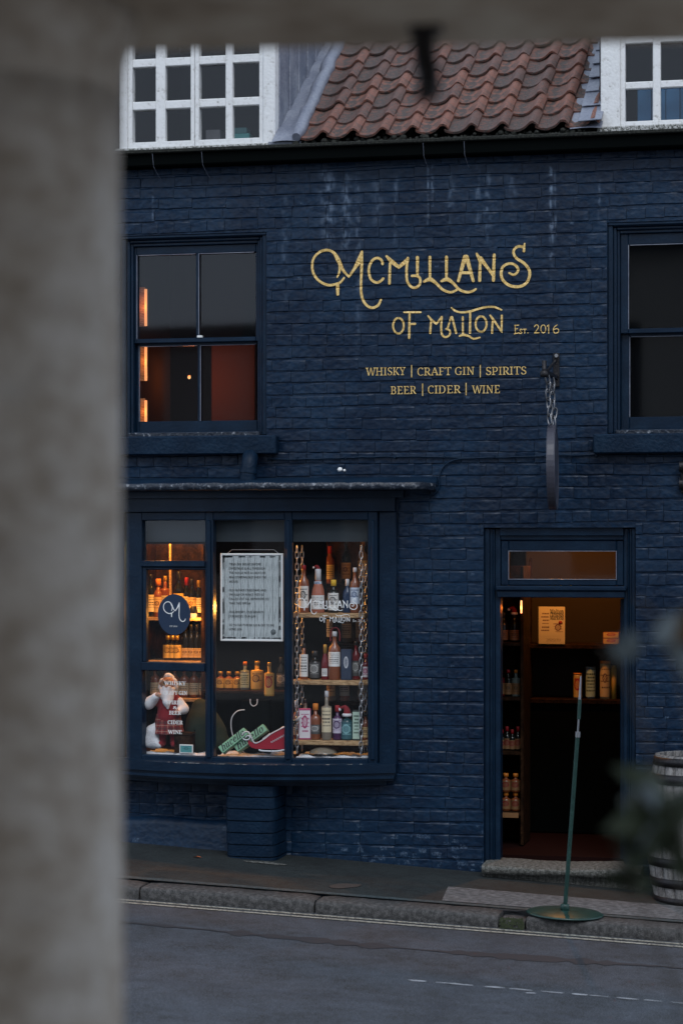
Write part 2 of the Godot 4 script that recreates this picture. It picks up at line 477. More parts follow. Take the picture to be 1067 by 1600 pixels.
# the painted wall: navy masonry paint, chalked and stained; 5.12 m of wall over 1024 pixels
func wall_texture() -> ImageTexture:
	var size := 1024
	var a := noise_bytes(size, 11, 0.006, 4)
	var b := noise_bytes(size, 12, 0.05, 3)
	var c := noise_bytes(size, 13, 0.16, 2)
	var data := PackedByteArray()
	data.resize(size * size * 3)
	# lime runs below the eaves: [x, top, bottom, half width, strength]
	var runs := [[-0.092, 4.56, 3.98, 0.045, 0.5], [0.028, 4.56, 3.75, 0.03, 0.42], [0.113, 4.56, 3.2, 0.018, 0.3], [0.359, 4.5, 4.0, 0.012, 0.35], [0.569, 4.58, 4.1, 0.006, 0.6], [0.599, 4.56, 4.28, 0.008, 0.8], [0.891, 4.56, 4.02, 0.014, 0.4], [0.962, 4.5, 3.9, 0.02, 0.35],
		[1.366, 4.54, 3.72, 0.012, 0.95], [1.394, 4.5, 3.95, 0.006, 0.5], [1.671, 4.5, 4.1, 0.008, 0.4], [-1.277, 4.5, 4.15, 0.006, 0.5], [-0.380, 4.4, 3.6, 0.02, 0.2], [1.119, 4.5, 4.2, 0.03, 0.2], [0.724, 4.5, 4.1, 0.02, 0.25], [0.240, 4.5, 4.1, 0.03, 0.3]]
	var mask := PackedFloat32Array()
	mask.resize(size * size)
	var r2 := RandomNumberGenerator.new()
	r2.seed = 5
	for r in runs:
		var cx := int((r[0] + 2.56) / 5.12 * size)
		var hw := int(ceil(r[3] / 5.12 * size * 2.2)) + 1
		var sway := r2.randf() * TAU
		for y in range(int((4.81 - r[1]) / 5.12 * size), int((4.81 - r[2]) / 5.12 * size)):
			var t: float = (y - (4.81 - r[1]) / 5.12 * size) / ((r[1] - r[2]) / 5.12 * size)
			var mid: float = cx + sin(y * 0.03 + sway) * 0.8
			for x in range(cx - hw, cx + hw + 1):
				var q: float = (x - mid) / (r[3] / 5.12 * size)
				var grain: float = clampf((b[y * size + x] - 80) / 90.0, 0.0, 1.0) * clampf((c[((y / 3) % size) * size + x] - 60) / 100.0, 0.15, 1.0)
				var v: float = minf(1.35 * r[4], 1.0) * exp(-q * q) * grain * clampf((1.0 - t) * 2.2, 0.0, 1.0) * clampf(t * 12.0, 0.0, 1.0)
				mask[y * size + x] = maxf(mask[y * size + x], v)
	# flecks of bare lime and splashed dirt
	for i in 150:
		var fx := r2.randf_range(-1.5, 2.3)
		if i < 60:
			fx = r2.randf_range(0.1, 0.95)
		var fy := r2.randf_range(-0.1, 4.4)
		if i < 90:
			fy = absf(r2.randfn(0.0, 0.12)) + 0.04 - fx * 0.05
		var px := int((fx + 2.56) / 5.12 * size)
		var py := int((4.81 - fy) / 5.12 * size)
		var s := r2.randi_range(0, 1) if i >= 90 else r2.randi_range(0, 2)
		for yy in range(-s, s + 1):
			for xx in range(-s * 2, s * 2 + 1):
				var j := clampi(py + yy, 0, size - 1) * size + clampi(px + xx, 0, size - 1)
				if r2.randf() < 0.6:
					mask[j] = maxf(mask[j], r2.randf_range(0.1, 0.5))
	var navy := Vector3(0.0014, 0.0102, 0.029)
	var faded := Vector3(0.0044, 0.022, 0.052)
	var lime := Vector3(0.17, 0.23, 0.32)
	for i in size * size:
		var t := clampf((a[i] * 0.55 + b[i] * 0.3 + c[i] * 0.15 - 92.0) / 80.0, 0.0, 1.0)
		var v := navy.lerp(faded, t) * (0.78 + 0.44 * c[i] / 255.0)
		v = v.lerp(lime, mask[i])
		var col := Color(v.x, v.y, v.z).linear_to_srgb()
		data[i * 3] = col.r8
		data[i * 3 + 1] = col.g8
		data[i * 3 + 2] = col.b8
	return ImageTexture.create_from_image(Image.create_from_data(size, size, false, Image.FORMAT_RGB8, data))

# printed paper: rows of small print and an emblem, colours in linear values
func print_tex(seed_: int, paper: Color, ink: Color, rows: int, emblem: float) -> ImageTexture:
	var im := Image.create(64, 64, false, Image.FORMAT_RGB8)
	im.fill(paper.linear_to_srgb())
	var r := RandomNumberGenerator.new()
	r.seed = seed_
	for k in rows:
		var y := 8 + k * 48 / maxi(rows, 1)
		var h := r.randi_range(2, 4)
		var x := r.randi_range(8, 20)
		while x < 54:
			var w := r.randi_range(3, 9)
			im.fill_rect(Rect2i(x, y, mini(w, 56 - x), h), ink.linear_to_srgb())
			x += w + 2
	if emblem > 0.0:
		for y in 64:
			for x in 64:
				var d := Vector2(x - 32, (y - 26) * 1.1).length() / 64.0
				if d < emblem:
					im.set_pixel(x, y, (ink if d > emblem * 0.72 or (x + y) % 7 < 3 else paper).linear_to_srgb())
	return ImageTexture.create_from_image(im)

func print_mat(seed_: int, paper: Color, ink: Color, rows := 5, emblem := 0.0) -> StandardMaterial3D:
	var m := StandardMaterial3D.new()
	m.albedo_texture = print_tex(seed_, paper, ink, rows, emblem)
	m.roughness = 0.55
	return m

# worn tarmac: grey binder, pale and dark stones a few millimetres across, broad patches; 2.4 m over 768 pixels
func asphalt_texture(binder: Vector3, stone: Vector3, seed_: int) -> ImageTexture:
	var size := 768
	var a := noise_bytes(size, seed_ + 0, 0.006, 3)
	var b := noise_bytes(size, seed_ + 1, 0.03, 3)
	var c := noise_bytes(size, seed_ + 2, 0.3, 2)
	var d := noise_bytes(size, seed_ + 3, 0.45, 1)
	var e := noise_bytes(size, seed_ + 4, 0.11, 2)
	var data := PackedByteArray()
	data.resize(size * size * 3)
	for i in size * size:
		var t := 0.35 + 1.0 * a[i] / 255.0 + 0.9 * (b[i] / 255.0 - 0.5) + 1.0 * (e[i] / 255.0 - 0.5)
		var v := binder * t * (0.1 + 1.8 * c[i] / 255.0)
		if d[i] > 172:
			v = v.lerp(stone, 0.65)
		elif d[i] < 80:
			v *= 0.45
		var col := Color(v.x, v.y, v.z).linear_to_srgb()
		data[i * 3] = col.r8
		data[i * 3 + 1] = col.g8
		data[i * 3 + 2] = col.b8
	return ImageTexture.create_from_image(Image.create_from_data(size, size, false, Image.FORMAT_RGB8, data))

# clay pantile: red on the roll that laps its neighbour, grey lichen grown over the trough; 0.26 m over 192 pixels
func tile_texture(k: int) -> ImageTexture:
	var size := 192
	var a := noise_bytes(size, 20 + k, 0.03, 4)
	var b := noise_bytes(size, 30 + k, 0.2, 3)
	var clay := [Vector3(0.17, 0.062, 0.04), Vector3(0.125, 0.048, 0.034), Vector3(0.21, 0.078, 0.05), Vector3(0.11, 0.048, 0.036)][k] as Vector3
	var grown := Vector3(0.046, 0.034, 0.03)
	var im := Image.create(size, size, false, Image.FORMAT_RGB8)
	for y in size:
		for x in size:
			var n: float = a[y * size + x] / 255.0
			var f: float = b[y * size + x] / 255.0
			var u := x / float(size) * 0.26
			var trough := clampf(1.0 - absf(u - 0.075) / 0.085, 0.0, 1.0)
			var t := clampf((n - 0.5) * 4.0 + (f - 0.5) * 2.5 + trough * 1.6 - 0.3, 0.0, 1.0)
			var v := clay.lerp(grown, t) * (0.55 + 0.9 * f)
			if f > 0.70:
				v = v.lerp(Vector3(0.28, 0.26, 0.24), 0.5)
			im.set_pixel(x, y, Color(v.x, v.y, v.z).linear_to_srgb())
	return ImageTexture.create_from_image(im)

func tartan_tex() -> ImageTexture:
	var im := Image.create(64, 64, false, Image.FORMAT_RGB8)
	for y in 64:
		for x in 64:
			var c := Vector3(0.22, 0.012, 0.014)
			for q in [x, y]:
				if q % 32 > 18:
					c = c.lerp(Vector3(0.012, 0.016, 0.02), 0.5)
				if q % 32 == 8 or q % 32 == 9:
					c = c.lerp(Vector3(0.6, 0.5, 0.35), 0.6)
			im.set_pixel(x, y, Color(c.x, c.y, c.z).linear_to_srgb())
	return ImageTexture.create_from_image(im)

func make_materials() -> void:
	var fine := noise_bytes(512, 1, 0.09, 4)
	var mid := noise_bytes(512, 2, 0.03, 4)
	var wide := noise_bytes(512, 3, 0.008, 4)
	var speck := noise_bytes(512, 4, 0.35, 2)
	var cells := noise_bytes(512, 6, 0.12, 2, FastNoiseLite.TYPE_CELLULAR)
	M.rough_bump = grey_tex(512, mid, fine, 0.6)
	M.grit_bump = grey_tex(512, fine, speck, 0.6)
	var nb := FastNoiseLite.new()
	nb.seed = 15
	nb.frequency = 0.1
	nb.fractal_octaves = 4
	var bi := nb.get_seamless_image(800, 1024)
	bi.resize(1024, 1024)
	bi.convert(Image.FORMAT_L8)
	var wm := tri_mat(wall_texture(), 1.0 / 5.12, 0.43, ImageTexture.create_from_image(bi), 0.45)
	wm.uv1_offset = Vector3(0.5, -4.81 / 5.12, 0.0)
	wm.metallic_specular = 0.38
	M.brick = wm
	var wood := ramp_tex(512, wide, fine, 0.35, [[0.25, 0.0018, 0.0105, 0.0255], [0.55, 0.003, 0.0145, 0.034], [0.8, 0.006, 0.022, 0.046]])
	M.navy = tri_mat(wood, 0.9, 0.36, M.rough_bump, 0.12)
	M.navy.metallic_specular = 0.35
	M.navy_rough = tri_mat(wood, 0.7, 0.5, M.rough_bump, 0.45)
	M.navy_rough.metallic_specular = 0.3
	M.lead = tri_mat(ramp_tex(512, wide, fine, 0.4, [[0.2, 0.1, 0.115, 0.16], [0.5, 0.17, 0.185, 0.235], [0.75, 0.26, 0.275, 0.32]]), 0.8, 0.5, M.rough_bump, 0.4)
	M.lead_dark = tri_mat(ramp_tex(512, mid, fine, 0.5, [[0.3, 0.006, 0.01, 0.02], [0.6, 0.012, 0.02, 0.034], [0.68, 0.09, 0.105, 0.13], [0.8, 0.35, 0.36, 0.38]]), 0.8, 0.45, M.rough_bump, 0.8)
	M.white_paint = tri_mat(ramp_tex(512, mid, fine, 0.5, [[0.12, 0.3, 0.29, 0.27], [0.24, 0.62, 0.61, 0.59], [0.4, 0.76, 0.76, 0.75], [0.8, 0.8, 0.8, 0.795]]), 0.8, 0.5, M.rough_bump, 0.25)
	M.white_sill = tri_mat(ramp_tex(512, mid, fine, 0.6, [[0.3, 0.03, 0.032, 0.025], [0.43, 0.16, 0.16, 0.14], [0.55, 0.5, 0.5, 0.48], [0.8, 0.66, 0.66, 0.65]]), 2.3, 0.7, M.rough_bump, 0.6)
	M.tile = []
	for k in 4:
		M.tile.append(tri_mat(tile_texture(k), 1.0 / 0.26, 0.78, M.grit_bump, 0.12, false))
	M.moss = tri_mat(ramp_tex(512, mid, fine, 0.5, [[0.3, 0.006, 0.006, 0.006], [0.55, 0.02, 0.022, 0.016], [0.75, 0.06, 0.06, 0.05]]), 3.0, 0.95, M.rough_bump, 1.2)
	M.black = plain(0.006, 0.007, 0.009, 0.5)
	M.iron = tri_mat(ramp_tex(512, mid, fine, 0.5, [[0.3, 0.008, 0.008, 0.01], [0.6, 0.022, 0.02, 0.022], [0.75, 0.06, 0.05, 0.045]]), 4.0, 0.42, M.rough_bump, 0.15)
	M.iron.metallic = 0.5
	M.steel = plain(0.45, 0.45, 0.46, 0.28, 0.95)
	M.gold = tri_mat(ramp_tex(512, mid, fine, 0.5, [[0.28, 0.5, 0.29, 0.07], [0.5, 0.82, 0.55, 0.18], [0.75, 0.9, 0.68, 0.3]]), 2.5, 0.4)
	M.cream = plain(0.7, 0.64, 0.5, 0.5)
	M.white_vinyl = plain(0.8, 0.8, 0.78, 0.5)
	M.glass = glass_mat(0.012)
	M.old_glass = glass_mat(0.01, Color(0.3, 0.33, 0.38))
	M.asphalt = tri_mat(asphalt_texture(Vector3(0.025, 0.031, 0.042), Vector3(0.125, 0.14, 0.155), 41), 1.0 / 2.4, 0.8, null)
	M.pavement = tri_mat(asphalt_texture(Vector3(0.011, 0.0155, 0.0155), Vector3(0.06, 0.066, 0.064), 51), 1.0 / 2.4, 0.65, M.grit_bump, 0.4)
	M.patch = tri_mat(ramp_tex(512, mid, speck, 0.6, [[0.25, 0.03, 0.03, 0.031], [0.5, 0.085, 0.082, 0.083], [0.75, 0.2, 0.195, 0.195]]), 1.1, 0.8, M.grit_bump, 0.5)
	M.granite = tri_mat(ramp_tex(512, mid, speck, 0.7, [[0.3, 0.006, 0.006, 0.006], [0.45, 0.026, 0.025, 0.024], [0.58, 0.065, 0.062, 0.06], [0.7, 0.2, 0.19, 0.185]]), 1.6, 0.8, M.grit_bump, 0.9)
	M.channel = tri_mat(ramp_tex(512, mid, fine, 0.5, [[0.25, 0.018, 0.028, 0.03], [0.6, 0.05, 0.066, 0.07], [0.8, 0.1, 0.12, 0.12]]), 1.5, 0.55, M.rough_bump, 0.4)
	M.step = tri_mat(ramp_tex(512, mid, fine, 0.5, [[0.28, 0.014, 0.015, 0.011], [0.48, 0.085, 0.084, 0.072], [0.75, 0.22, 0.215, 0.2]]), 2.2, 0.8, M.rough_bump, 0.7)
	M.yellow = tri_mat(ramp_tex(512, mid, fine, 0.6, [[0.34, 0.04, 0.04, 0.038], [0.46, 0.2, 0.195, 0.165], [0.7, 0.42, 0.41, 0.34]]), 1.6, 0.7)
	M.road_white = plain(0.3, 0.31, 0.33, 0.8)
	M.stone = tri_mat(ramp_tex(512, wide, mid, 0.45, [[0.22, 0.22, 0.175, 0.13], [0.42, 0.35, 0.3, 0.245], [0.6, 0.45, 0.405, 0.355], [0.8, 0.53, 0.5, 0.46]]), 1.2, 0.9, M.rough_bump, 0.6)
	M.stone_plain = tri_mat(ramp_tex(512, wide, mid, 0.45, [[0.22, 0.2, 0.18, 0.16], [0.6, 0.34, 0.32, 0.3]]), 0.6, 0.9)
	M.lintel = tri_mat(ramp_tex(512, wide, mid, 0.4, [[0.22, 0.2, 0.155, 0.11], [0.5, 0.3, 0.25, 0.195], [0.8, 0.38, 0.34, 0.28]]), 0.8, 0.9)
	M.barrel_wood = []
	for k in 3:
		var im := tri_mat(ramp_tex(256, noise_bytes(256, 50 + k, 0.02, 3), noise_bytes(256, 60 + k, 0.12, 3), 0.55, [[0.25, 0.03, 0.027, 0.026], [0.5, 0.2 + 0.04 * k, 0.185 + 0.04 * k, 0.175 + 0.04 * k], [0.78, 0.42, 0.4, 0.38]]), 4.0, 0.85, M.rough_bump, 0.5)
		im.uv1_scale = Vector3(9.0, 1.6, 9.0)
		M.barrel_wood.append(im)
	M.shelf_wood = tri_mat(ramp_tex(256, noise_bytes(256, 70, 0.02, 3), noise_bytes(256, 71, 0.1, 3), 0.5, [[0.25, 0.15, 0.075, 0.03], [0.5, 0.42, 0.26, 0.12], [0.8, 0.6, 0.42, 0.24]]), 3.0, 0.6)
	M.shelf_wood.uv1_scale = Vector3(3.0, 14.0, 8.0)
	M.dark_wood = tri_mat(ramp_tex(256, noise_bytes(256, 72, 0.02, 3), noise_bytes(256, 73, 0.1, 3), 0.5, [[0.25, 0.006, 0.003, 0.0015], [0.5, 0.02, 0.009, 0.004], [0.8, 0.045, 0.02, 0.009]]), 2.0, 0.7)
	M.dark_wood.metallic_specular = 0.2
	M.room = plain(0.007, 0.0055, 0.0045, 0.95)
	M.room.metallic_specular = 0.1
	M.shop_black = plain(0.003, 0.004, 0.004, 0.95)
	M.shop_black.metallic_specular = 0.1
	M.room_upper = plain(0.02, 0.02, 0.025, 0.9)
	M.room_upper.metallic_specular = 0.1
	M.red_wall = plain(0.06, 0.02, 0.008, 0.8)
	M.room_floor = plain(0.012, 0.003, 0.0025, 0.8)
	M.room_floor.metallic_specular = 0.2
	M.pelmet = plain(0.024, 0.036, 0.044, 0.7)
	M.snow = tri_mat(ramp_tex(256, noise_bytes(256, 80, 0.05, 3), noise_bytes(256, 81, 0.2, 2), 0.4, [[0.2, 0.55, 0.56, 0.58], [0.8, 0.8, 0.8, 0.82]]), 5.0, 0.95, M.rough_bump, 0.6)
	M.red_cloth = plain(0.2, 0.006, 0.012, 0.85)
	M.red_cloth.rim_enabled = true
	M.red_cloth.rim = 0.4
	M.white_cloth = plain(0.68, 0.68, 0.7, 0.9)
	M.skin = plain(0.42, 0.22, 0.15, 0.55)
	M.tartan = tri_mat(tartan_tex(), 13.0, 0.85, null, 0.2, false)
	M.green_card = plain(0.2, 0.4, 0.25, 0.6)
	M.green_dark = plain(0.012, 0.022, 0.012, 0.9)
	M.green_metal = tri_mat(ramp_tex(256, noise_bytes(256, 90, 0.03, 3), noise_bytes(256, 91, 0.15, 3), 0.5, [[0.25, 0.005, 0.022, 0.018], [0.6, 0.008, 0.04, 0.032], [0.8, 0.03, 0.07, 0.06]]), 2.0, 0.4)
	M.board = tri_mat(ramp_tex(256, noise_bytes(256, 92, 0.02, 3), noise_bytes(256, 93, 0.16, 3), 0.5, [[0.25, 0.16, 0.18, 0.18], [0.42, 0.38, 0.42, 0.42], [0.7, 0.54, 0.58, 0.58]]), 3.0, 0.7)
	M.board.uv1_scale = Vector3(26.0, 2.2, 8.0)
	M.ink = plain(0.02, 0.022, 0.024, 0.7)
	# bottles
	M.amber = plain(0.2, 0.05, 0.012, 0.08)
	M.amber.clearcoat_enabled = true
	M.dark_glass = plain(0.008, 0.009, 0.008, 0.06)
	M.blue_glass = plain(0.012, 0.03, 0.075, 0.25)
	M.rose_glass = plain(0.38, 0.12, 0.07, 0.1)
	M.clear_glass = plain(0.2, 0.17, 0.13, 0.06)
	M.red_glass = plain(0.14, 0.008, 0.012, 0.15)
	M.purple_glass = plain(0.06, 0.02, 0.07, 0.2)
	M.teal_glass = plain(0.012, 0.05, 0.06, 0.2)
	M.yellow_glass = plain(0.5, 0.3, 0.05, 0.15)
	M.grey_glass = plain(0.16, 0.2, 0.19, 0.15)
	M.cap_gold = plain(0.5, 0.3, 0.06, 0.35, 0.6)
	M.cap_black = plain(0.012, 0.012, 0.012, 0.4)
	M.cap_white = plain(0.6, 0.6, 0.62, 0.45)
	M.cap_yellow = plain(0.7, 0.42, 0.02, 0.5)
	M.cap_orange = plain(0.65, 0.2, 0.02, 0.5)
	M.cap_red = plain(0.3, 0.01, 0.015, 0.5)
	var ink := Color(0.03, 0.03, 0.035)
	M.label_white = print_mat(1, Color(0.68, 0.68, 0.66), ink, 6)
	M.label_emblem = print_mat(2, Color(0.68, 0.67, 0.62), ink, 3, 0.22)
	M.label_cream = print_mat(3, Color(0.62, 0.53, 0.35), ink, 5)
	M.label_tan = print_mat(4, Color(0.6, 0.42, 0.2), Color(0.12, 0.05, 0.02), 4, 0.16)
	M.label_pale_blue = print_mat(5, Color(0.55, 0.62, 0.72), Color(0.04, 0.07, 0.16), 2, 0.2)
	M.label_purple = print_mat(6, Color(0.5, 0.45, 0.55), Color(0.05, 0.02, 0.08), 6, 0.3)
	M.label_yellow = print_mat(7, Color(0.62, 0.42, 0.1), Color(0.14, 0.07, 0.02), 2, 0.24)
	M.label_leaf = print_mat(8, Color(0.66, 0.42, 0.1), Color(0.4, 0.02, 0.02), 1, 0.3)
	M.label_navy = print_mat(9, Color(0.02, 0.035, 0.07), Color(0.5, 0.52, 0.55), 0, 0.24)
	M.label_pink = print_mat(10, Color(0.7, 0.66, 0.68), Color(0.35, 0.03, 0.12), 5, 0.26)
	M.label_green = print_mat(12, Color(0.42, 0.55, 0.45), Color(0.03, 0.06, 0.04), 6)
	M.label_teal = print_mat(13, Color(0.03, 0.1, 0.12), Color(0.2, 0.4, 0.42), 4, 0.3)
	M.label_dark = print_mat(14, Color(0.06, 0.06, 0.06), Color(0.4, 0.4, 0.38), 5, 0.3)
	M.label_tan_shaded = print_mat(44, Color(0.26, 0.13, 0.05), Color(0.06, 0.03, 0.015), 4, 0.16)  # tan label darkened: the dimness of the doorway is put into its colours
	M.label_red_shaded = print_mat(45, Color(0.2, 0.1, 0.04), Color(0.16, 0.01, 0.01), 2, 0.28)  # red print for the doorway bottles, with shade put into its colours too
	M.leaf_pale = plain(0.12, 0.16, 0.185, 0.6)
	M.leaf_green = plain(0.018, 0.03, 0.013, 0.7)
	M.leaf_green.backlight_enabled = true
	M.leaf_green.backlight = Color(0.08, 0.1, 0.06)
	M.leaf_ochre = plain(0.09, 0.06, 0.03, 0.7)
	M.twig = plain(0.05, 0.04, 0.03, 0.8)

# ------------------------------------------------------------------ the lie of the land
func pave_y(x: float, z: float) -> float:
	var yw := 0.045 - 0.0585 * x
	var yk := 0.006 - 0.041 * x
	return lerpf(yw, yk, clampf(z / 1.4, -0.5, 1.0))

func road_y(x: float, z: float) -> float:
	return 0.006 - 0.041 * x - 0.075 + 0.01 * (z - 1.4)

func sheet(st: SurfaceTool, x0: float, x1: float, z0: float, z1: float, f: Callable, lift: float, nx: int, nz: int) -> void:
	st.set_smooth_group(0)
	for i in nx:
		for j in nz:
			var a := lerpf(x0, x1, float(i) / nx)
			var b := lerpf(x0, x1, float(i + 1) / nx)
			var c := lerpf(z0, z1, float(j) / nz)
			var d := lerpf(z0, z1, float(j + 1) / nz)
			poly(st, [Vector3(a, f.call(a, c) + lift, c), Vector3(b, f.call(b, c) + lift, c), Vector3(b, f.call(b, d) + lift, d), Vector3(a, f.call(a, d) + lift, d)], Vector3.UP)
	st.set_smooth_group(-1)

# ------------------------------------------------------------------ scene
func _ready() -> void:
	rng.seed = 20
	var cam := Camera3D.new()
	cam.name = "camera"
	var lens := CameraAttributesPhysical.new()
	lens.frustum_focal_length = 78.75
	lens.frustum_near = 0.1
	lens.frustum_far = 400.0
	lens.frustum_focus_distance = 14.4
	lens.exposure_aperture = 2.8
	cam.attributes = lens
	add_child(cam)
	cam.position = Vector3(3.181, 2.1, 14.232)
	cam.rotation_degrees = Vector3(0, 12.6, 0)
	cam.near = 0.1
	cam.far = 400.0
	cam.projection = Camera3D.PROJECTION_FRUSTUM
	cam.size = 0.1 * 1600.0 / 3500.0
	cam.frustum_offset = Vector2(0, 0.1 * 50.0 / 3500.0)
	cam.current = true

	var we := WorldEnvironment.new()
	we.name = "world"
	var env := Environment.new()
	env.background_mode = Environment.BG_SKY
	var sky := Sky.new()
	var sm := ProceduralSkyMaterial.new()
	sm.sky_top_color = Color(0.70, 0.75, 0.82)
	sm.sky_horizon_color = Color(0.64, 0.69, 0.76)
	sm.sky_curve = 0.3
	sm.ground_bottom_color = Color(0.15, 0.15, 0.16)
	sm.ground_horizon_color = Color(0.35, 0.36, 0.38)
	sm.sun_angle_max = 1.0
	sky.sky_material = sm
	env.sky = sky
	env.tonemap_mode = Environment.TONE_MAPPER_LINEAR
	env.tonemap_exposure = 1.95
	env.sdfgi_enabled = true
	env.ssao_enabled = true
	env.ssil_enabled = true
	we.environment = env
	add_child(we)

	var sun := DirectionalLight3D.new()
	sun.name = "overcast_sun"
	sun.light_energy = 0.25
	sun.light_color = Color(0.95, 0.97, 1.0)
	sun.light_angular_distance = 30.0
	sun.shadow_enabled = true
	add_child(sun)
	sun.rotation_degrees = Vector3(-48, 22, 0)

	make_materials()
	ground()
	building()
	gateway()
	shop_contents()
	street_things()
	foreground_plant()

func lamp(at: Vector3, energy: float, color: Color, size: float, parent: Node3D) -> void:
	var l := OmniLight3D.new()
	l.name = "glow_light"
	l.light_energy = energy
	l.light_color = color
	l.light_size = size
	l.omni_range = 8.0
	l.omni_attenuation = 2.0
	l.shadow_enabled = true
	parent.add_child(l, true)
	l.position = at

# ------------------------------------------------------------------ ground
func ground() -> void:
	var st := mb()
	sheet(st, -60, 60, 1.36, 60, road_y, 0.0, 60, 24)
	var road := structure("road", st, M.asphalt)
	for z in [1.445, 1.535]:
		st = mb()
		sheet(st, -20, 20, z, z + 0.045, road_y, 0.004, 60, 1)
		put("yellow_line", mesh_of(st), M.yellow, road)
	# worn centre marking: what is left of it, in broken dabs
	var r := RandomNumberGenerator.new()
	r.seed = 3
	st = mb()
	var x := 1.1
	while x < 3.4:
		var w := r.randf_range(0.03, 0.075)
		var thick := r.randf_range(0.012, 0.022) * (1.0 if x < 2.0 else 0.7)
		var pg := []
		for k in 9:
			var a := TAU * k / 9
			pg.append(Vector3(x + cos(a) * w * r.randf_range(0.75, 1.1), 0, 3.17 + sin(a) * thick * r.randf_range(0.5, 1.2) + r.randf_range(-0.004, 0.004)))
		for k in pg.size():
			pg[k].y = road_y(pg[k].x, pg[k].z) + 0.004
		poly(st, pg, Vector3.UP)
		x += w * 2.0 + r.randf_range(0.0, 0.03)
	for q in [[1.68, 3.24, 0.018]]:
		var pg := []
		for k in 7:
			var a := TAU * k / 7
			pg.append(Vector3(q[0] + cos(a) * q[2] * 1.6, road_y(q[0], q[1]) + 0.004, q[1] + sin(a) * q[2] * r.randf_range(0.5, 1.0)))
		poly(st, pg, Vector3.UP)
	put("white_line", mesh_of(st), M.road_white, road)
	# a tarred joint along the road
	st = mb()
	var prev := []
	for i in 140:
		var xx := -3.0 + i * 0.05
		var zz := 2.25 + 0.05 * sin(xx * 1.7) + r.randf_range(-0.008, 0.008)
		var hw := r.randf_range(0.02, 0.1) * (1.0 if sin(xx * 5.0) > -0.6 else 0.3)
		var now := [Vector3(xx, road_y(xx, zz) + 0.003, zz - hw), Vector3(xx, road_y(xx, zz) + 0.003, zz + hw)]
		if prev:
			poly(st, [prev[0], prev[1], now[1], now[0]], Vector3.UP)
		prev = now
	put("tar_seam", mesh_of(st), plain(0.016, 0.018, 0.023, 0.7), road)

	st = mb()
	sheet(st, -30, 30, -0.4, 1.19, pave_y, 0.0, 60, 4)
	var pavement := structure("pavement", st, M.pavement)
	st = mb()
	var patch := func(px: float, pz: float) -> float: return pave_y(px, pz)
	var pts := [Vector3(0.811, 0, 0.62), Vector3(3.4, 0, 0.62), Vector3(3.4, 0, 1.1), Vector3(0.856, 0, 1.1)]
	for i in 4:
		pts[i].y = patch.call(pts[i].x, pts[i].z) + 0.004
	poly(st, pts, Vector3.UP)
	put("paving_patch", mesh_of(st), M.patch, pavement)
	st = mb()
	sheet(st, -20, 20, 1.125, 1.19, pave_y, 0.005, 60, 1)
	put("concrete_channel", mesh_of(st), M.channel, pavement)
	# wet mortar smear by the pier
	st = mb()
	var sm2 := []
	for k in 12:
		var a := TAU * k / 12
		sm2.append(Vector3(-0.42 + cos(a) * 0.15, 0, 0.36 + sin(a) * 0.035 * r.randf_range(0.6, 1.2)))
		sm2[k].y = pave_y(sm2[k].x, sm2[k].z) + 0.004
	poly(st, sm2, Vector3.UP)
	put("mortar_smear", mesh_of(st), M.step, pavement)
	st = mb()
	sm2 = []
	for k in 11:
		var a := TAU * k / 11
		sm2.append(Vector3(0.22 + cos(a) * 0.09, 0, 0.88 + sin(a) * 0.09 * r.randf_range(0.6, 1.2) + cos(a) * -0.05))
		sm2[k].y = pave_y(sm2[k].x, sm2[k].z) + 0.004
	poly(st, sm2, Vector3.UP)
	put("rust_stain", mesh_of(st), plain(0.045, 0.032, 0.026, 0.8), pavement)
	# fallen leaf
	st = mb()
	poly(st, [Vector3(-0.03, 0.004, 0), Vector3(0, 0.012, 0.018), Vector3(0.035, 0.004, 0.004), Vector3(0.005, 0.01, -0.016)], Vector3.UP)
	var lf := put("fallen_leaf", mesh_of(st), plain(0.4, 0.1, 0.03, 0.7), self)
	lf.position = Vector3(-0.866, pave_y(-0.866, 0.38) + 0.002, 0.38)
	lf.set_meta("label", "small orange dead leaf lying on the dark pavement")
	lf.set_meta("category", "leaf")

	var kerb := Node3D.new()
	kerb.name = "kerb"
	kerb.set_meta("kind", "structure")
	add_child(kerb)
	var joints := [-4.9, -3.6, -2.35, -0.927, 0.149, 1.243]
	for i in joints.size() - 1:
		kerb_stone(kerb, joints[i] + 0.006, joints[i + 1] - 0.006, 0.0)
	kerb_stone(kerb, 1.251, 1.389, -0.024)
	var more := [1.396, 2.62, 3.8, 5.0]
	for i in 3:
		kerb_stone(kerb, more[i] + 0.006, more[i + 1] - 0.006, 0.0)
	# moss in the sunken stone
	st = mb()
	for i in 160:
		var c := Vector3(r.randf_range(1.251, 1.389), 0, 1.405 + r.randf_range(0, 0.012))
		c.y = road_y(c.x, 1.4) + r.randf_range(0.0, 0.06)
		var s := r.randf_range(0.004, 0.011)
		poly(st, [c + Vector3(-s, 0, 0), c + Vector3(0, s * 1.6, s * 0.6), c + Vector3(s, 0, s * 0.3)], Vector3.BACK)
	var mo := put("moss_tuft", mesh_of(st), plain(0.06, 0.075, 0.035, 0.9), kerb)
	mo.set_meta("kind", "stuff")

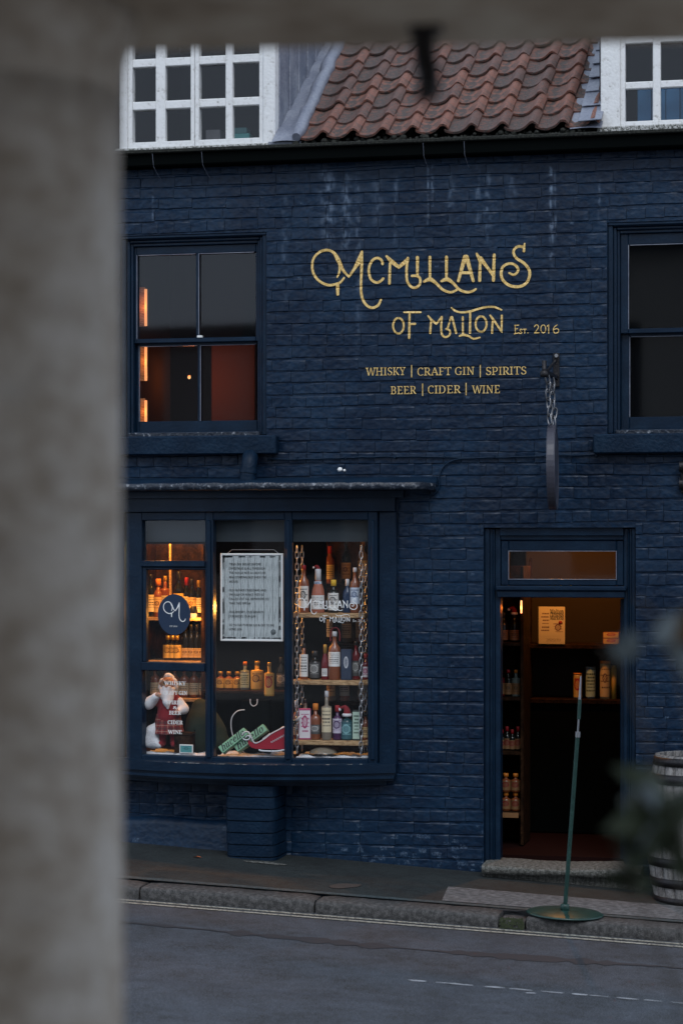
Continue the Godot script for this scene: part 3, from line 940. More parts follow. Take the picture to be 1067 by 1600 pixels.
func kerb_stone(kerb: Node3D, x0: float, x1: float, sink: float) -> void:
	var st := mb()
	st.set_smooth_group(0)
	var n := maxi(2, int((x1 - x0) / 0.07))
	var rows := []
	for i in n + 1:
		var x := lerpf(x0, x1, float(i) / n)
		var end := 0.006 if i == 0 or i == n else 0.0
		var y := pave_y(x, 1.3) + sink - end + rng.randf_range(-0.002, 0.002)
		var f := 1.4 - end + rng.randf_range(-0.004, 0.004)
		var b := road_y(x, 1.4) - 0.06
		rows.append([Vector3(x, y - 0.09, 1.19), Vector3(x, y, 1.195), Vector3(x, y - 0.001, f - 0.03), Vector3(x, y - 0.008, f - 0.01), Vector3(x, y - 0.024, f), Vector3(x, (y + b) / 2.0, f + rng.randf_range(-0.003, 0.003)), Vector3(x, b, f + 0.003)])
	var outs := [Vector3(0, 0, -1), Vector3.UP, Vector3(0, 1, 0.4), Vector3(0, 0.6, 1), Vector3.BACK, Vector3.BACK]
	for i in n:
		for k in 6:
			poly(st, [rows[i][k], rows[i + 1][k], rows[i + 1][k + 1], rows[i][k + 1]], outs[k])
	st.set_smooth_group(-1)
	for e in [0, n]:
		poly(st, rows[e], Vector3(-1 if e == 0 else 1, 0, 0))
	put("kerb_stone", mesh_of(st), M.granite, kerb)

# ------------------------------------------------------------------ the shop
const WIN_L := [-1.51, 2.816, -0.505, 4.15]
const WIN_R := [1.724, 2.80, 2.78, 4.14]
const BAY := [-1.62, 0.62, 0.25, 2.31]
const DOOR := [0.933, -0.3, 1.902, 2.205]

func course_y(k: int, x: float) -> float:
	return -0.31 + k * COURSE + 0.006 * sin(x * 1.9 + k * 0.7) + 0.0045 * sin(x * 4.3 + k * 1.9)

func wall_drape(x: float, y: float) -> float:
	var k := int(round((y + 0.31) / COURSE))
	var d := absf(y - course_y(k, x) + 0.001)
	return -0.0065 * clampf(1.0 - d / 0.0065, 0.0, 1.0)

func brick_mesh(len_: float, r: RandomNumberGenerator) -> ArrayMesh:
	var st := mb()
	st.set_smooth_group(0)
	var h := 0.0715
	var nx := 5 if len_ > 0.15 else 3
	var ny := 3
	var c := 0.0045
	var tilt := r.randf_range(-0.002, 0.002)
	var lean := r.randf_range(-0.002, 0.002)
	var g := []
	for j in ny + 2:
		var row := []
		for i in nx + 2:
			var fx := clampf(float(i - 1) / (nx - 1), 0.0, 1.0)
			var fy := clampf(float(j - 1) / (ny - 1), 0.0, 1.0)
			var x := lerpf(-len_ / 2 + c, len_ / 2 - c, fx)
			var y := lerpf(-h / 2 + c, h / 2 - 0.0085, fy)
			var z := (fx - 0.5) * tilt + (fy - 0.5) * lean + r.randf_range(-0.0016, 0.0008)
			if i == 0 or i == nx + 1:
				x = -len_ / 2 if i == 0 else len_ / 2
				z -= r.randf_range(0.0005, 0.003)
			if j == 0 or j == ny + 1:
				y = (-h / 2 if j == 0 else h / 2) + r.randf_range(-0.002, 0.002)
				z -= r.randf_range(0.005, 0.011) if r.randf() < 0.75 else 0.0015
			row.append(Vector3(x, y, z))
		g.append(row)
	for j in ny + 1:
		for i in nx + 1:
			st.set_smooth_group(1 if j == 0 or j == ny else 0)
			poly(st, [g[j][i], g[j][i + 1], g[j + 1][i + 1], g[j + 1][i]], Vector3.BACK)
	# sides run back into the mortar
	st.set_smooth_group(-1)
	var b := Vector3(0, 0, -0.016)
	for i in nx + 1:
		poly(st, [g[0][i], g[0][i + 1], g[0][i + 1] + b, g[0][i] + b], Vector3.DOWN)
		poly(st, [g[ny + 1][i], g[ny + 1][i + 1], g[ny + 1][i + 1] + b, g[ny + 1][i] + b], Vector3.UP)
	for j in ny + 1:
		poly(st, [g[j][0], g[j + 1][0], g[j + 1][0] + b, g[j][0] + b], Vector3.LEFT)
		poly(st, [g[j][nx + 1], g[j + 1][nx + 1], g[j + 1][nx + 1] + b, g[j][nx + 1] + b], Vector3.RIGHT)
	return mesh_of(st)

func holes_in(x0: float, x1: float, y0: float, y1: float, holes: Array) -> Array:
	var spans := [[x0, x1]]
	for h in holes:
		if minf(y1, h[3]) - maxf(y0, h[1]) < 0.022:
			continue
		var next := []
		for s in spans:
			if h[2] <= s[0] or h[0] >= s[1]:
				next.append(s)
				continue
			if h[0] > s[0]:
				next.append([s[0], h[0]])
			if h[2] < s[1]:
				next.append([h[2], s[1]])
		spans = next
	return spans

func brickwork(shop: Node3D) -> void:
	var wall := holder("brick_wall", shop)
	# solid wall behind the brick faces, split round the openings
	var xs := [-2.7, WIN_L[0], BAY[0], WIN_L[2], BAY[2], DOOR[0], WIN_R[0], DOOR[2], WIN_R[2], 3.2]
	xs.sort()
	var st := mb()
	for i in xs.size() - 1:
		var xm: float = (xs[i] + xs[i + 1]) / 2.0
		var ys := [[-0.6, 4.72]]
		for h in [BAY, WIN_L, WIN_R, DOOR]:
			if xm > h[0] and xm < h[2]:
				var next := []
				for s in ys:
					if h[1] > s[0] and h[1] < s[1]:
						next.append([s[0], h[1]])
						next.append([h[3], s[1]])
					elif h[1] <= s[0] and h[3] > s[0]:
						next.append([h[3], s[1]])
					else:
						next.append(s)
				ys = next
		for s in ys:
			box(st, Vector3(xs[i], s[0], -0.32), Vector3(xs[i + 1], s[1], -0.0075))
	put("mortar", mesh_of(st), M.brick, wall)
	var r := RandomNumberGenerator.new()
	r.seed = 77
	var long_ := []
	var short_ := []
	for k in 10:
		long_.append(brick_mesh(0.22, r))
	for k in 6:
		short_.append(brick_mesh(0.105, r))
	# the bay front, the sills and the doorway take the place of bricks
	var holes := [WIN_L, WIN_R, [-1.7, 0.60, 0.375, 2.52], DOOR, [WIN_L[0] - 0.1, 2.69, -0.423, 2.816], [1.643, 2.685, 3.0, 2.80]]
	var rest := mb()
	var single := 0
	for k in 66:
		var x := -1.95 - (0.115 if k % 2 else 0.0) + r.randf_range(-0.02, 0.02)
		var headers := k % 5 == 3
		while x < 2.75:
			var w := 0.231 if not headers else 0.115
			if not headers and r.randf() < 0.12:
				w = 0.115
			w += r.randf_range(-0.006, 0.006)
			var yb := course_y(k, x + w / 2) + COURSE / 2
			for s in holes_in(x, x + w, yb - 0.03, yb + 0.03, holes):
				var l: float = s[1] - s[0] - 0.0035
				if l < 0.02 or yb + 0.03 > 4.66 or yb < pave_y(s[0], 0.0) - 0.08:
					continue
				var src: ArrayMesh = long_[r.randi() % 10] if l > 0.15 else short_[r.randi() % 6]
				var sc := l / (0.22 if l > 0.15 else 0.105)
				var b := Basis(Vector3.BACK, r.randf_range(-0.014, 0.014)).scaled(Vector3(sc, 1, 1))
				var xf := Transform3D(b, Vector3((s[0] + s[1]) / 2.0, yb, r.randf_range(-0.0015, 0.001)))
				if single < 300 and yb > 2.25 and s[0] > -0.45 and s[1] < 2.3:
					put("brick", src, M.brick, wall, xf)
					single += 1
				else:
					rest.append_from(src, 0, xf)
			x += w
	var o := put("painted_bricks", rest.commit(), M.brick, wall)
	o.set_meta("kind", "stuff")
	# rendered plinth along the foot of the wall
	st = mb()
	st.set_smooth_group(0)
	for seg in [[-2.4, -0.74]]:
		var n := 24
		for i in n:
			var q := []
			for e in 2:
				var x := lerpf(seg[0], seg[1], float(i + e) / n)
				var top := (0.29 if seg[0] < -1.0 else lerpf(0.27, 0.14, (x + 0.2) / 1.06)) + 0.008 * sin(x * 9.0)
				var out := (0.05 if seg[0] < -1.0 else 0.007) + 0.004 * sin(x * 13.0 + 1.0) + 0.003 * sin(x * 31.0)
				q.append([Vector3(x, top, -0.004), Vector3(x, top - 0.012, out * 0.7), Vector3(x, top - 0.05, out), Vector3(x, pave_y(x, 0.0) + 0.03, out + 0.008), Vector3(x, pave_y(x, 0.0) - 0.05, out + 0.03)])
			for k in 4:
				poly(st, [q[0][k], q[1][k], q[1][k + 1], q[0][k + 1]], Vector3(0, 0.5, 1))
	put("plinth", mesh_of(st), M.brick, wall)

func frame4(st: SurfaceTool, x0: float, y0: float, x1: float, y1: float, wl: float, wb: float, wr: float, wt: float, z0: float, z1: float, ch: float) -> void:
	box(st, Vector3(x0, y0, z0), Vector3(x0 + wl, y1, z1), ch)
	box(st, Vector3(x1 - wr, y0, z0), Vector3(x1, y1, z1), ch)
	box(st, Vector3(x0 + wl, y1 - wt, z0), Vector3(x1 - wr, y1, z1), ch)
	box(st, Vector3(x0 + wl, y0, z0), Vector3(x1 - wr, y0 + wb, z1), ch)

func sash(shop: Node3D, o: Array, g: Array, rail: float, bar_x: float, sill_x0: float, sill_x1: float) -> void:
	var w := holder("sash_window", shop)
	var st := mb()
	# moulded architrave in three steps
	frame4(st, o[0], o[1], o[2], o[3], 0.034, 0.0, 0.034, 0.026, -0.12, -0.022, 0.006)
	put("architrave", mesh_of(st), M.navy, w)
	st = mb()
	frame4(st, o[0] + 0.034, o[1], o[2] - 0.034, o[3] - 0.026, 0.022, 0.0, 0.022, 0.02, -0.13, -0.04, 0.006)
	frame4(st, o[0] + 0.056, o[1], o[2] - 0.056, o[3] - 0.046, 0.018, 0.03, 0.018, 0.02, -0.20, -0.058, 0.004)
	put("box_frame", mesh_of(st), M.navy, w)
	# head moulding above
	st = mb()
	box(st, Vector3(o[0] + 0.002, o[3] - 0.02, -0.10), Vector3(o[2] - 0.002, o[3] - 0.001, -0.012), 0.004)
	put("head_moulding", mesh_of(st), M.navy, w)
	# top sash, then the lower one set back
	for k in 2:
		var y0: float = rail if k == 0 else o[1] + 0.03
		var y1: float = o[3] - 0.066 if k == 0 else rail + 0.012
		var z0 := -0.115 if k == 0 else -0.155
		st = mb()
		var gl: float = g[0] + (0.004 if k == 1 else 0.0)
		frame4(st, o[0] + 0.075, y0, o[2] - 0.075, y1, gl - o[0] - 0.075, (g[1] - y0) if k == 1 else 0.03, o[2] - 0.075 - g[2], y1 - g[3] if k == 0 else 0.03, z0, z0 + 0.035, 0.004)
		if bar_x > -5.0:
			box(st, Vector3(bar_x - 0.009, y0 + 0.02, z0 + 0.004), Vector3(bar_x + 0.009, y1 - 0.02, z0 + 0.032), 0.004)
		put("sash_frame", mesh_of(st), M.navy, w)
		var xs := [gl, g[2]]
		if bar_x > -5.0:
			xs = [gl, bar_x, g[2]]
		for i in xs.size() - 1:
			var yb: float = g[1] if k == 1 else rail + 0.028
			var yt: float = g[3] if k == 0 else rail - 0.016
			put("pane", sheet_of_glass(xs[i] - 0.004, yb - 0.005, xs[i + 1] + 0.004, yt + 0.005, z0 + 0.012), M.glass, w)
			# old putty line along the edge of the glass
			st = mb()
			box(st, Vector3(xs[i] + (0.009 if i > 0 else 0.0), yb, z0 + 0.028), Vector3(xs[i] + 0.0045 + (0.009 if i > 0 else 0.0), yt, z0 + 0.0365))
			box(st, Vector3(xs[i] + 0.012, yt - 0.004, z0 + 0.028), Vector3(xs[i + 1] - 0.012, yt, z0 + 0.0362))
			put("putty_line", mesh_of(st), M.lead, w)
	put("window_latch", mesh_of(bx(g[0] + 0.42, rail + 0.03, -0.1, g[0] + 0.455, rail + 0.045, -0.075, 0.002)), M.white_vinyl, w)
	st = mb()
	box(st, Vector3(o[0] + 0.05, o[1] - 0.004, -0.15), Vector3(o[2] - 0.05, o[1] + 0.024, -0.02), 0.004)
	put("inner_sill", mesh_of(st), M.lead_dark, w)
	st = mb()
	box(st, Vector3(sill_x0, o[1] - 0.128, -0.15), Vector3(sill_x1, o[1] - 0.006, 0.075), 0.008)
	put("stone_sill", mesh_of(st), M.navy_rough, w)

func bow(x: float, depth: float) -> float:
	var t := clampf((x + 0.65) / 1.02, -1.0, 1.0)
	return depth * (1.0 - t * t)

func bow_slab(st: SurfaceTool, x0: float, x1: float, y0: float, y1: float, back: float, base: float, depth: float) -> void:
	var pg := PackedVector2Array()
	for i in 29:
		var x := lerpf(x0, x1, i / 28.0)
		pg.append(Vector2(x, base + bow(x, depth)))
	pg.append(Vector2(x1, back))
	pg.append(Vector2(x0, back))
	prism(st, pg, y0, y1)

func bar_on_bow(st: SurfaceTool, x0: float, x1: float, y0: float, y1: float, thick: float, proud := 0.0, ch := 0.005) -> void:
	# a straight piece of joinery following the bow between two stations
	var a := Vector3(x0, 0, 0.02 + bow(x0, 0.15))
	var b := Vector3(x1, 0, 0.02 + bow(x1, 0.15))
	var d := (b - a)
	var len_ := d.length()
	var xf := Transform3D(Basis(d.normalized(), Vector3.UP, d.normalized().cross(Vector3.UP)), a)
	box(st, Vector3(0, y0, -thick), Vector3(len_, y1, proud), ch, xf)

const BAY_X := [-1.325, -0.874, -0.820, -0.344, -0.294, 0.191]

func bay_window(shop: Node3D) -> void:
	var w := holder("bay_window", shop)
	var lights := [[BAY_X[0], BAY_X[1]], [BAY_X[2], BAY_X[3]], [BAY_X[4], BAY_X[5]]]
	var st := mb()
	# flat end post against the wall
	box(st, Vector3(0.252, 0.66, -0.006), Vector3(0.367, 2.31, 0.03), 0.006)
	box(st, Vector3(0.2, 0.63, -0.31), Vector3(0.2495, 2.311, 0.012))
	put("end_post", mesh_of(st), M.navy, w)
	st = mb()
	box(st, Vector3(-1.75, 0.66, -0.006), Vector3(-1.47, 2.31, 0.03), 0.006)
	box(st, Vector3(-1.615, 0.63, -0.31), Vector3(-1.56, 2.311, 0.012))
	put("end_post", mesh_of(st), M.navy, w)
	var posts := [[-1.44, BAY_X[0]], [BAY_X[1], BAY_X[2]], [BAY_X[3], BAY_X[4]], [BAY_X[5], 0.25]]
	for p in posts:
		st = mb()
		bar_on_bow(st, p[0], p[1], 0.66, 2.31, 0.07)
		var mid: float = (p[0] + p[1]) / 2.0
		if p[1] - p[0] < 0.06:
			bar_on_bow(st, mid - 0.012, mid + 0.012, 0.705, 2.255, 0.0, 0.016, 0.006)
		elif p[0] > 0.0:
			bar_on_bow(st, p[0] + 0.012, p[0] + 0.03, 0.705, 2.255, 0.0, 0.012, 0.005)
		put("mullion", mesh_of(st), M.navy, w)
	for l in lights:
		st = mb()
		bar_on_bow(st, l[0], l[1], 2.255, 2.31, 0.07)
		put("head_rail", mesh_of(st), M.navy, w)
		st = mb()
		bar_on_bow(st, l[0], l[1], 0.66, 0.712, 0.07)
		put("bottom_rail", mesh_of(st), M.navy, w)
	# glazing bars of the divided light
	for q in [[1.95, 1.99], [1.267, 1.323]]:
		st = mb()
		bar_on_bow(st, BAY_X[0], BAY_X[1], q[0], q[1], 0.055, 0.012)
		put("glazing_bar", mesh_of(st), M.navy, w)
	st = mb()
	bar_on_bow(st, BAY_X[0], BAY_X[0] + 0.027, 1.323, 1.95, 0.05, -0.008)
	bar_on_bow(st, BAY_X[0] + 0.027, BAY_X[1], 1.93, 1.95, 0.05, -0.008)
	put("casement_frame", mesh_of(st), M.navy, w)
	for q in [[BAY_X[0], BAY_X[1], 1.99, 2.255], [BAY_X[0], BAY_X[1], 1.323, 1.95], [BAY_X[0], BAY_X[1], 0.712, 1.267], [BAY_X[2], BAY_X[3], 0.712, 2.255], [BAY_X[4], BAY_X[5], 0.712, 2.255]]:
		st = mb()
		var ga := Vector3(q[0] - 0.003, 0, -0.013 + bow(q[0], 0.15))
		var gb := Vector3(q[1] + 0.003, 0, -0.013 + bow(q[1], 0.15))
		poly(st, [ga + Vector3.UP * (q[2] - 0.004), gb + Vector3.UP * (q[2] - 0.004), gb + Vector3.UP * (q[3] + 0.004), ga + Vector3.UP * (q[3] + 0.004)], Vector3.BACK)
		put("pane", mesh_of(st), M.glass, w)
	# frieze under the roof, then the lead-covered roof with its worn front edge
	st = mb()
	bow_slab(st, -1.8, 0.36, 2.312, 2.445, -0.1, 0.035, 0.165)
	put("frieze", mesh_of(st), M.navy, w)
	st = mb()
	bow_slab(st, -1.85, 0.42, 2.40, 2.4445, -0.1, 0.06, 0.175)
	put("cornice", mesh_of(st), M.navy, w)
	st = mb()
	st.set_smooth_group(0)
	var n := 44
	var rows := []
	for i in n + 1:
		var x := lerpf(-1.9, 0.632, float(i) / n)
		var e := clampf((0.632 - x) / 0.16, 0.0, 1.0)
		var f := 0.06 + sqrt(1.0 - (1.0 - e) * (1.0 - e)) * 0.19 + bow(x, 0.1)
		var wob := rng.randf_range(-0.003, 0.003)
		rows.append([Vector3(x, 2.535, -0.01), Vector3(x, 2.53, 0.02), Vector3(x, 2.50, f - 0.02), Vector3(x, 2.492 + wob, f - 0.005)])
		rows[i].append_array([Vector3(x, 2.478 + wob, f + 0.004), Vector3(x, 2.452 + wob, f + 0.002), Vector3(x, 2.446, f - 0.012), Vector3(x, 2.446, -0.01)])
	for i in n:
		for k in 3:
			poly(st, [rows[i][k], rows[i + 1][k], rows[i + 1][k + 1], rows[i][k + 1]], Vector3(0, 1, 0.5))
	var st2 := mb()
	st2.set_smooth_group(0)
	for i in n:
		for k in [3, 4, 5, 6]:
			poly(st2, [rows[i][k], rows[i + 1][k], rows[i + 1][k + 1], rows[i][k + 1]], Vector3(0, 1 if k < 5 else -1, 1))
	put("bay_roof", mesh_of(st), M.navy_rough, w)
	put("lead_edge", mesh_of(st2), M.lead_dark, w)
	# bowed sill in mouldings
	st = mb()
	bow_slab(st, -1.95, 0.372, 0.625, 0.684, -0.1, 0.07, 0.28)
	put("sill", mesh_of(st), M.navy, w)
	for q in [[0.606, 0.625, 0.055, 0.27], [0.588, 0.606, 0.07, 0.275], [0.572, 0.588, 0.045, 0.265]]:
		st = mb()
		bow_slab(st, -1.93, 0.372 - (0.625 - q[0]) * 0.3, q[0], q[1] - 0.0004, -0.1, q[2], q[3])
		put("sill_moulding", mesh_of(st), M.navy, w)
	st = mb()
	bow_slab(st, -1.9, 0.3, 0.54, 0.5715, -0.1, -0.02, 0.24)
	put("bay_base", mesh_of(st), M.navy, w)
	# flakes of white on the sill edge
	st = mb()
	for i in 26:
		var x := rng.randf_range(-1.1, -0.3) if i < 20 else rng.randf_range(-0.3, 0.3)
		var z := 0.07 + bow(x, 0.28)
		var s := rng.randf_range(0.004, 0.016)
		poly(st, [Vector3(x - s, 0.685, z - 0.016), Vector3(x + s, 0.685, z - 0.018), Vector3(x + s * 0.7, 0.685, z - 0.006), Vector3(x - s, 0.685, z - 0.004)], Vector3.UP)
	put("bare_paint_fleck", mesh_of(st), M.white_vinyl, w)
	# show-window shelf and pelmet inside
	st = mb()
	bow_slab(st, -1.6, 0.25, 0.672, 0.70, -0.62, -0.045, 0.145)
	put("display_shelf", mesh_of(st), M.dark_wood, w)
	st = mb()
	for k in 12:
		bar_on_bow(st, lerpf(-1.6, 0.24, k / 12.0), lerpf(-1.6, 0.24, (k + 1) / 12.0), 2.115, 2.31, 0.115, -0.1, 0.0)
	put("pelmet", mesh_of(st), M.pelmet, w)
	put("bay_soffit", mesh_of(bx(-1.62, 2.3105, -0.34, 0.25, 2.3115, 0.03)), M.room, w)

func dormer(shop: Node3D, x0: float, x1: float, cols: Array, rows: Array, z: float, sill_y: float) -> void:
	var d := holder("dormer_window", shop)
	var top := 5.95
	var st := mb()
	frame4(st, x0, sill_y, x1, top, cols[0][0] - x0 - 0.03, 0.0, x1 - cols[cols.size() - 1][1] - 0.03, 0.06, z - 0.1, z + 0.02, 0.006)
	put("window_frame", mesh_of(st), M.white_paint, d)
	var half := cols.size() / 2
	for side in 2:
		var c0: int = side * half
		var c1: int = c0 + half - 1
		var sx0: float = cols[c0][0] - 0.03 if c0 == 0 else (cols[c0 - 1][1] + cols[c0][0]) / 2.0 + 0.0015
		var sx1: float = cols[c1][1] + 0.03 if c1 == cols.size() - 1 else (cols[c1][1] + cols[c1 + 1][0]) / 2.0 - 0.0015
		st = mb()
		box(st, Vector3(sx0, sill_y + 0.004, z - 0.07), Vector3(cols[c0][0], top - 0.06, z), 0.004)
		box(st, Vector3(cols[c1][1], sill_y + 0.004, z - 0.07), Vector3(sx1, top - 0.06, z), 0.004)
		box(st, Vector3(cols[c0][0], sill_y + 0.004, z - 0.069), Vector3(cols[c1][1], rows[0][0], z - 0.001), 0.003)
		put("casement", mesh_of(st), M.white_paint, d)
		for c in range(c0, c1):
			put("glazing_bar", mesh_of(bx(cols[c][1], rows[0][0] - 0.002, z - 0.06, cols[c + 1][0], top - 0.07, z - 0.006, 0.005)), M.white_paint, d)
		for q in rows.size() - 1:
			for c in range(c0, c1 + 1):
				put("glazing_bar", mesh_of(bx(cols[c][0] - 0.002, rows[q][1], z - 0.058, cols[c][1] + 0.002, rows[q + 1][0], z - 0.009, 0.005)), M.white_paint, d)
		for c in range(c0, c1 + 1):
			for q in rows.size():
				var pane := put("pane", sheet_of_glass(-0.5 * (cols[c][1] - cols[c][0]) - 0.003, -0.5 * (rows[q][1] - rows[q][0]) - 0.003, 0.5 * (cols[c][1] - cols[c][0]) + 0.003, 0.5 * (rows[q][1] - rows[q][0]) + 0.003, 0.0), M.old_glass, d)
				pane.position = Vector3((cols[c][0] + cols[c][1]) / 2.0, (rows[q][0] + rows[q][1]) / 2.0, z - 0.036)
				pane.rotation = Vector3(rng.randf_range(-0.03, 0.03), rng.randf_range(-0.03, 0.03), 0)
	put("timber_sill", mesh_of(bx(x0 - 0.02, sill_y - 0.045, z - 0.1, x1 + 0.02, sill_y + 0.0035, z + 0.06, 0.008)), M.white_sill, d)
	# the dark attic room behind: thick walls so that daylight enters by the panes only
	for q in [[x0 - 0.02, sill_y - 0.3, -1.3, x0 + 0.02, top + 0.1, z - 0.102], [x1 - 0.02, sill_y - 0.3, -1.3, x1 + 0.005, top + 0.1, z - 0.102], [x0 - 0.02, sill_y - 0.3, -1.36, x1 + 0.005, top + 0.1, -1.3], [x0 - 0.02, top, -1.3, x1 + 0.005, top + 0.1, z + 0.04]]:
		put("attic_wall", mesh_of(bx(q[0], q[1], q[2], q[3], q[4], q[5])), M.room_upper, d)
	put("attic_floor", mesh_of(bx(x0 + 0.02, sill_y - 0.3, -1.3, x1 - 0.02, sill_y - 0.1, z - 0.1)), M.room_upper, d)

func roof(shop: Node3D) -> void:
	var rf := holder("roof", shop)
	var slope := Vector3(0, 0.65, -1.0).normalized()
	var nrm := Vector3(0, 1.0, 0.65).normalized()
	# boarding under the tiles
	var st := mb()
	var b0 := Vector3(0, 4.66, 0.05)
	for q in [[-0.452, 1.71]]:
		var pts := [b0 + Vector3(q[0], 0, 0), b0 + Vector3(q[1], 0, 0), b0 + Vector3(q[1], 0, 0) + slope * 3.4, b0 + Vector3(q[0], 0, 0) + slope * 3.4]
		poly(st, pts, nrm)
		var low := []
		for p in pts:
			low.append(p - nrm * 0.05)
		poly(st, low, -nrm)
		for i in 4:
			poly(st, [pts[i], pts[(i + 1) % 4], low[(i + 1) % 4], low[i]], (pts[i] + pts[(i + 1) % 4]) / 2 - (pts[0] + pts[2]) / 2)
	put("roof_boarding", mesh_of(st), M.moss, rf)
	# S-shaped pantiles laid in rows
	var pitch := 0.193
	var gauge := 0.245
	var shapes := []
	var r := RandomNumberGenerator.new()
	r.seed = 9
	for v in 6:
		st = mb()
		st.set_smooth_group(0)
		var n := 12
		var len_ := gauge + 0.06
		var prof := []
		for i in n + 1:
			var t := float(i) / n
			# a broad trough and a narrow roll that laps the next tile
			var h := -0.019 * sin(t / 0.62 * PI) if t < 0.62 else 0.036 * sin((t - 0.62) / 0.38 * PI * 0.92)
			prof.append(Vector2(t * (pitch + 0.022), h + r.randf_range(-0.0012, 0.0012)))
		var ends := []
		for e in 3:
			var ring := []
			for p in prof:
				ring.append(Vector3(p.x, p.y + (0.002 if e == 1 else 0.0), [0.0, -0.5 * len_, -len_][e]) + Vector3(0, 0, r.randf_range(-0.002, 0.002) if e == 0 else 0.0))
			ends.append(ring)
		for e in 2:
			for i in n:
				poly(st, [ends[e][i], ends[e][i + 1], ends[e + 1][i + 1], ends[e + 1][i]], Vector3.UP)
		# thick lower edge and underside
		st.set_smooth_group(-1)
		var th := Vector3(0, -0.015, 0)
		for i in n:
			poly(st, [ends[0][i], ends[0][i + 1], ends[0][i + 1] + th, ends[0][i] + th], Vector3.BACK)
			poly(st, [ends[0][i] + th, ends[0][i + 1] + th, ends[2][i + 1] + th, ends[2][i] + th], Vector3.DOWN)
		poly(st, [ends[0][n], ends[2][n], ends[2][n] + th, ends[0][n] + th], Vector3.RIGHT)
		shapes.append(mesh_of(st))
	var bs := Basis(Vector3.RIGHT, nrm, -slope)
	for row in 11:
		for col in 10:
			var x := -0.265 + col * pitch
			if x + pitch > 1.68:
				continue
			var s := row * gauge
			var at := Vector3(x, 4.725, 0.10) + slope * s + nrm * (0.03 + r.randf_range(-0.003, 0.003))
			var turn := Basis(nrm, r.randf_range(-0.028, 0.028)) * bs * Basis(Vector3.RIGHT, -0.075 + r.randf_range(-0.012, 0.012))
			put("roof_tile", shapes[r.randi() % 6], M.tile[r.randi() % 4], rf, Transform3D(turn, at + Vector3(r.randf_range(-0.006, 0.006), 0, 0) + slope * r.randf_range(-0.012, 0.008)))
	# mossy mortar bedding under the eaves tiles
	st = mb()
	for i in 90:
		var x := lerpf(-0.28, 1.6, i / 90.0)
		var c := Vector3(x, 4.70 + r.randf_range(-0.012, 0.02), 0.075 + r.randf_range(-0.02, 0.025))
		var s := r.randf_range(0.012, 0.028)
		lathe(st, [Vector2(0, -s), Vector2(s, -s * 0.2), Vector2(s * 0.6, s * 0.6), Vector2(0, s * 0.8)], 6, Transform3D(Basis(Vector3.BACK, r.randf_range(-1, 1)), c))
	var bd := put("mossy_bedding", mesh_of(st), M.moss, rf)
	bd.set_meta("kind", "stuff")
	# lead gutter and roll between the tiles and the dormer cheek
	var strip := func(xa: float, xb: float, lift: float) -> SurfaceTool:
		var s2 := mb()
		s2.set_smooth_group(0)
		for i in 16:
			for k in 3:
				var q := []
				for e in [[0, 0], [1, 0], [1, 1], [0, 1]]:
					var u: float = (i + e[1]) / 16.0
					var v: float = (k + e[0]) / 3.0
					q.append(Vector3(lerpf(xa, xb, v), 4.69, 0.1) + slope * u * 2.6 + nrm * (lift + 0.006 * sin(u * 40.0 + v * 3.0)))
				poly(s2, q, nrm)
		return s2
	put("lead_underlay", mesh_of(strip.call(1.5, 1.70, 0.035)), M.lead, rf)
	put("lead_gutter", mesh_of(strip.call(-0.44, -0.28, 0.03)), M.lead, rf)
	st = mb()
	var path := []
	var rad := []
	for i in 27:
		path.append(Vector3(-0.272 - 0.0022 * i + 0.005 * sin(i * 1.3), 4.70, 0.1) + slope * (i * 0.1) + nrm * 0.045)
		rad.append((0.042 + (0.008 if i % 4 == 0 else 0.0) + r.randf_range(-0.004, 0.004)) * (0.55 if i == 0 else 1.0))
	tube(st, path, rad, 10)
	put("lead_roll", mesh_of(st), M.lead, rf)
	# stepped lead soakers on the other side
	for i in 11:
		st = mb()
		var at := Vector3(1.575, 4.70, 0.10) + slope * (i * gauge) + nrm * 0.045
		box(st, Vector3(-0.02, -0.004, -gauge - 0.05), Vector3(0.128, 0.004, 0.0), 0.002, Transform3D(bs * Basis(Vector3.RIGHT, -0.06 + 0.02 * sin(i * 2.1)) * Basis(Vector3.BACK, 0.05), at + nrm * 0.03))
		put("lead_flashing", mesh_of(st), M.lead_dark if i % 4 == 9 else M.lead, rf)
	# cheek of the dormer, clad in upright lead sheets with welted joints
	for i in 5:
		st = mb()
		var z0 := -0.08 - i * 0.25
		box(st, Vector3(-0.445, 4.5, z0 - 0.247), Vector3(-0.432 + (i % 2) * 0.003, 6.05, z0), 0.002)
		put("lead_cheek", mesh_of(st), M.lead, rf)
		st = mb()
		tube(st, [Vector3(-0.428, 4.6, z0 - 0.25), Vector3(-0.427, 6.0, z0 - 0.25)], 0.009, 6)
		put("welted_joint", mesh_of(st), M.lead, rf)
	# lead apron by the dormer frame
	put("lead_apron", mesh_of(bx(-0.47, 4.7, -0.06, -0.25, 4.722, 0.09, 0.004)), M.lead, rf)
	# gutter board along the eaves
	st = mb()
	box(st, Vector3(-2.6, 4.585, -0.02), Vector3(3.1, 4.664, 0.13), 0.008)
	put("eaves_board", mesh_of(st), M.shop_black, rf)
	st = mb()
	box(st, Vector3(-2.6, 4.668, -0.02), Vector3(3.1, 4.69, 0.16), 0.004)
	put("eaves_capping", mesh_of(st), M.moss, rf)
	for px in [0.569, 0.833, -1.233, -0.898]:
		st = mb()
		tube(st, [Vector3(px, 4.66, 0.163), Vector3(px, 4.58, 0.136), Vector3(px + 0.004, 4.53, 0.03), Vector3(px + 0.014, 4.515, 0.004)], 0.0018, 5)
		put("gutter_strap", mesh_of(st), M.lead, rf)
	# blocks that close the roof to the sides
	put("roof_side", mesh_of(bx(-2.7, 4.5, -3.6, -1.70, 6.4, -0.16)), M.lead, rf)
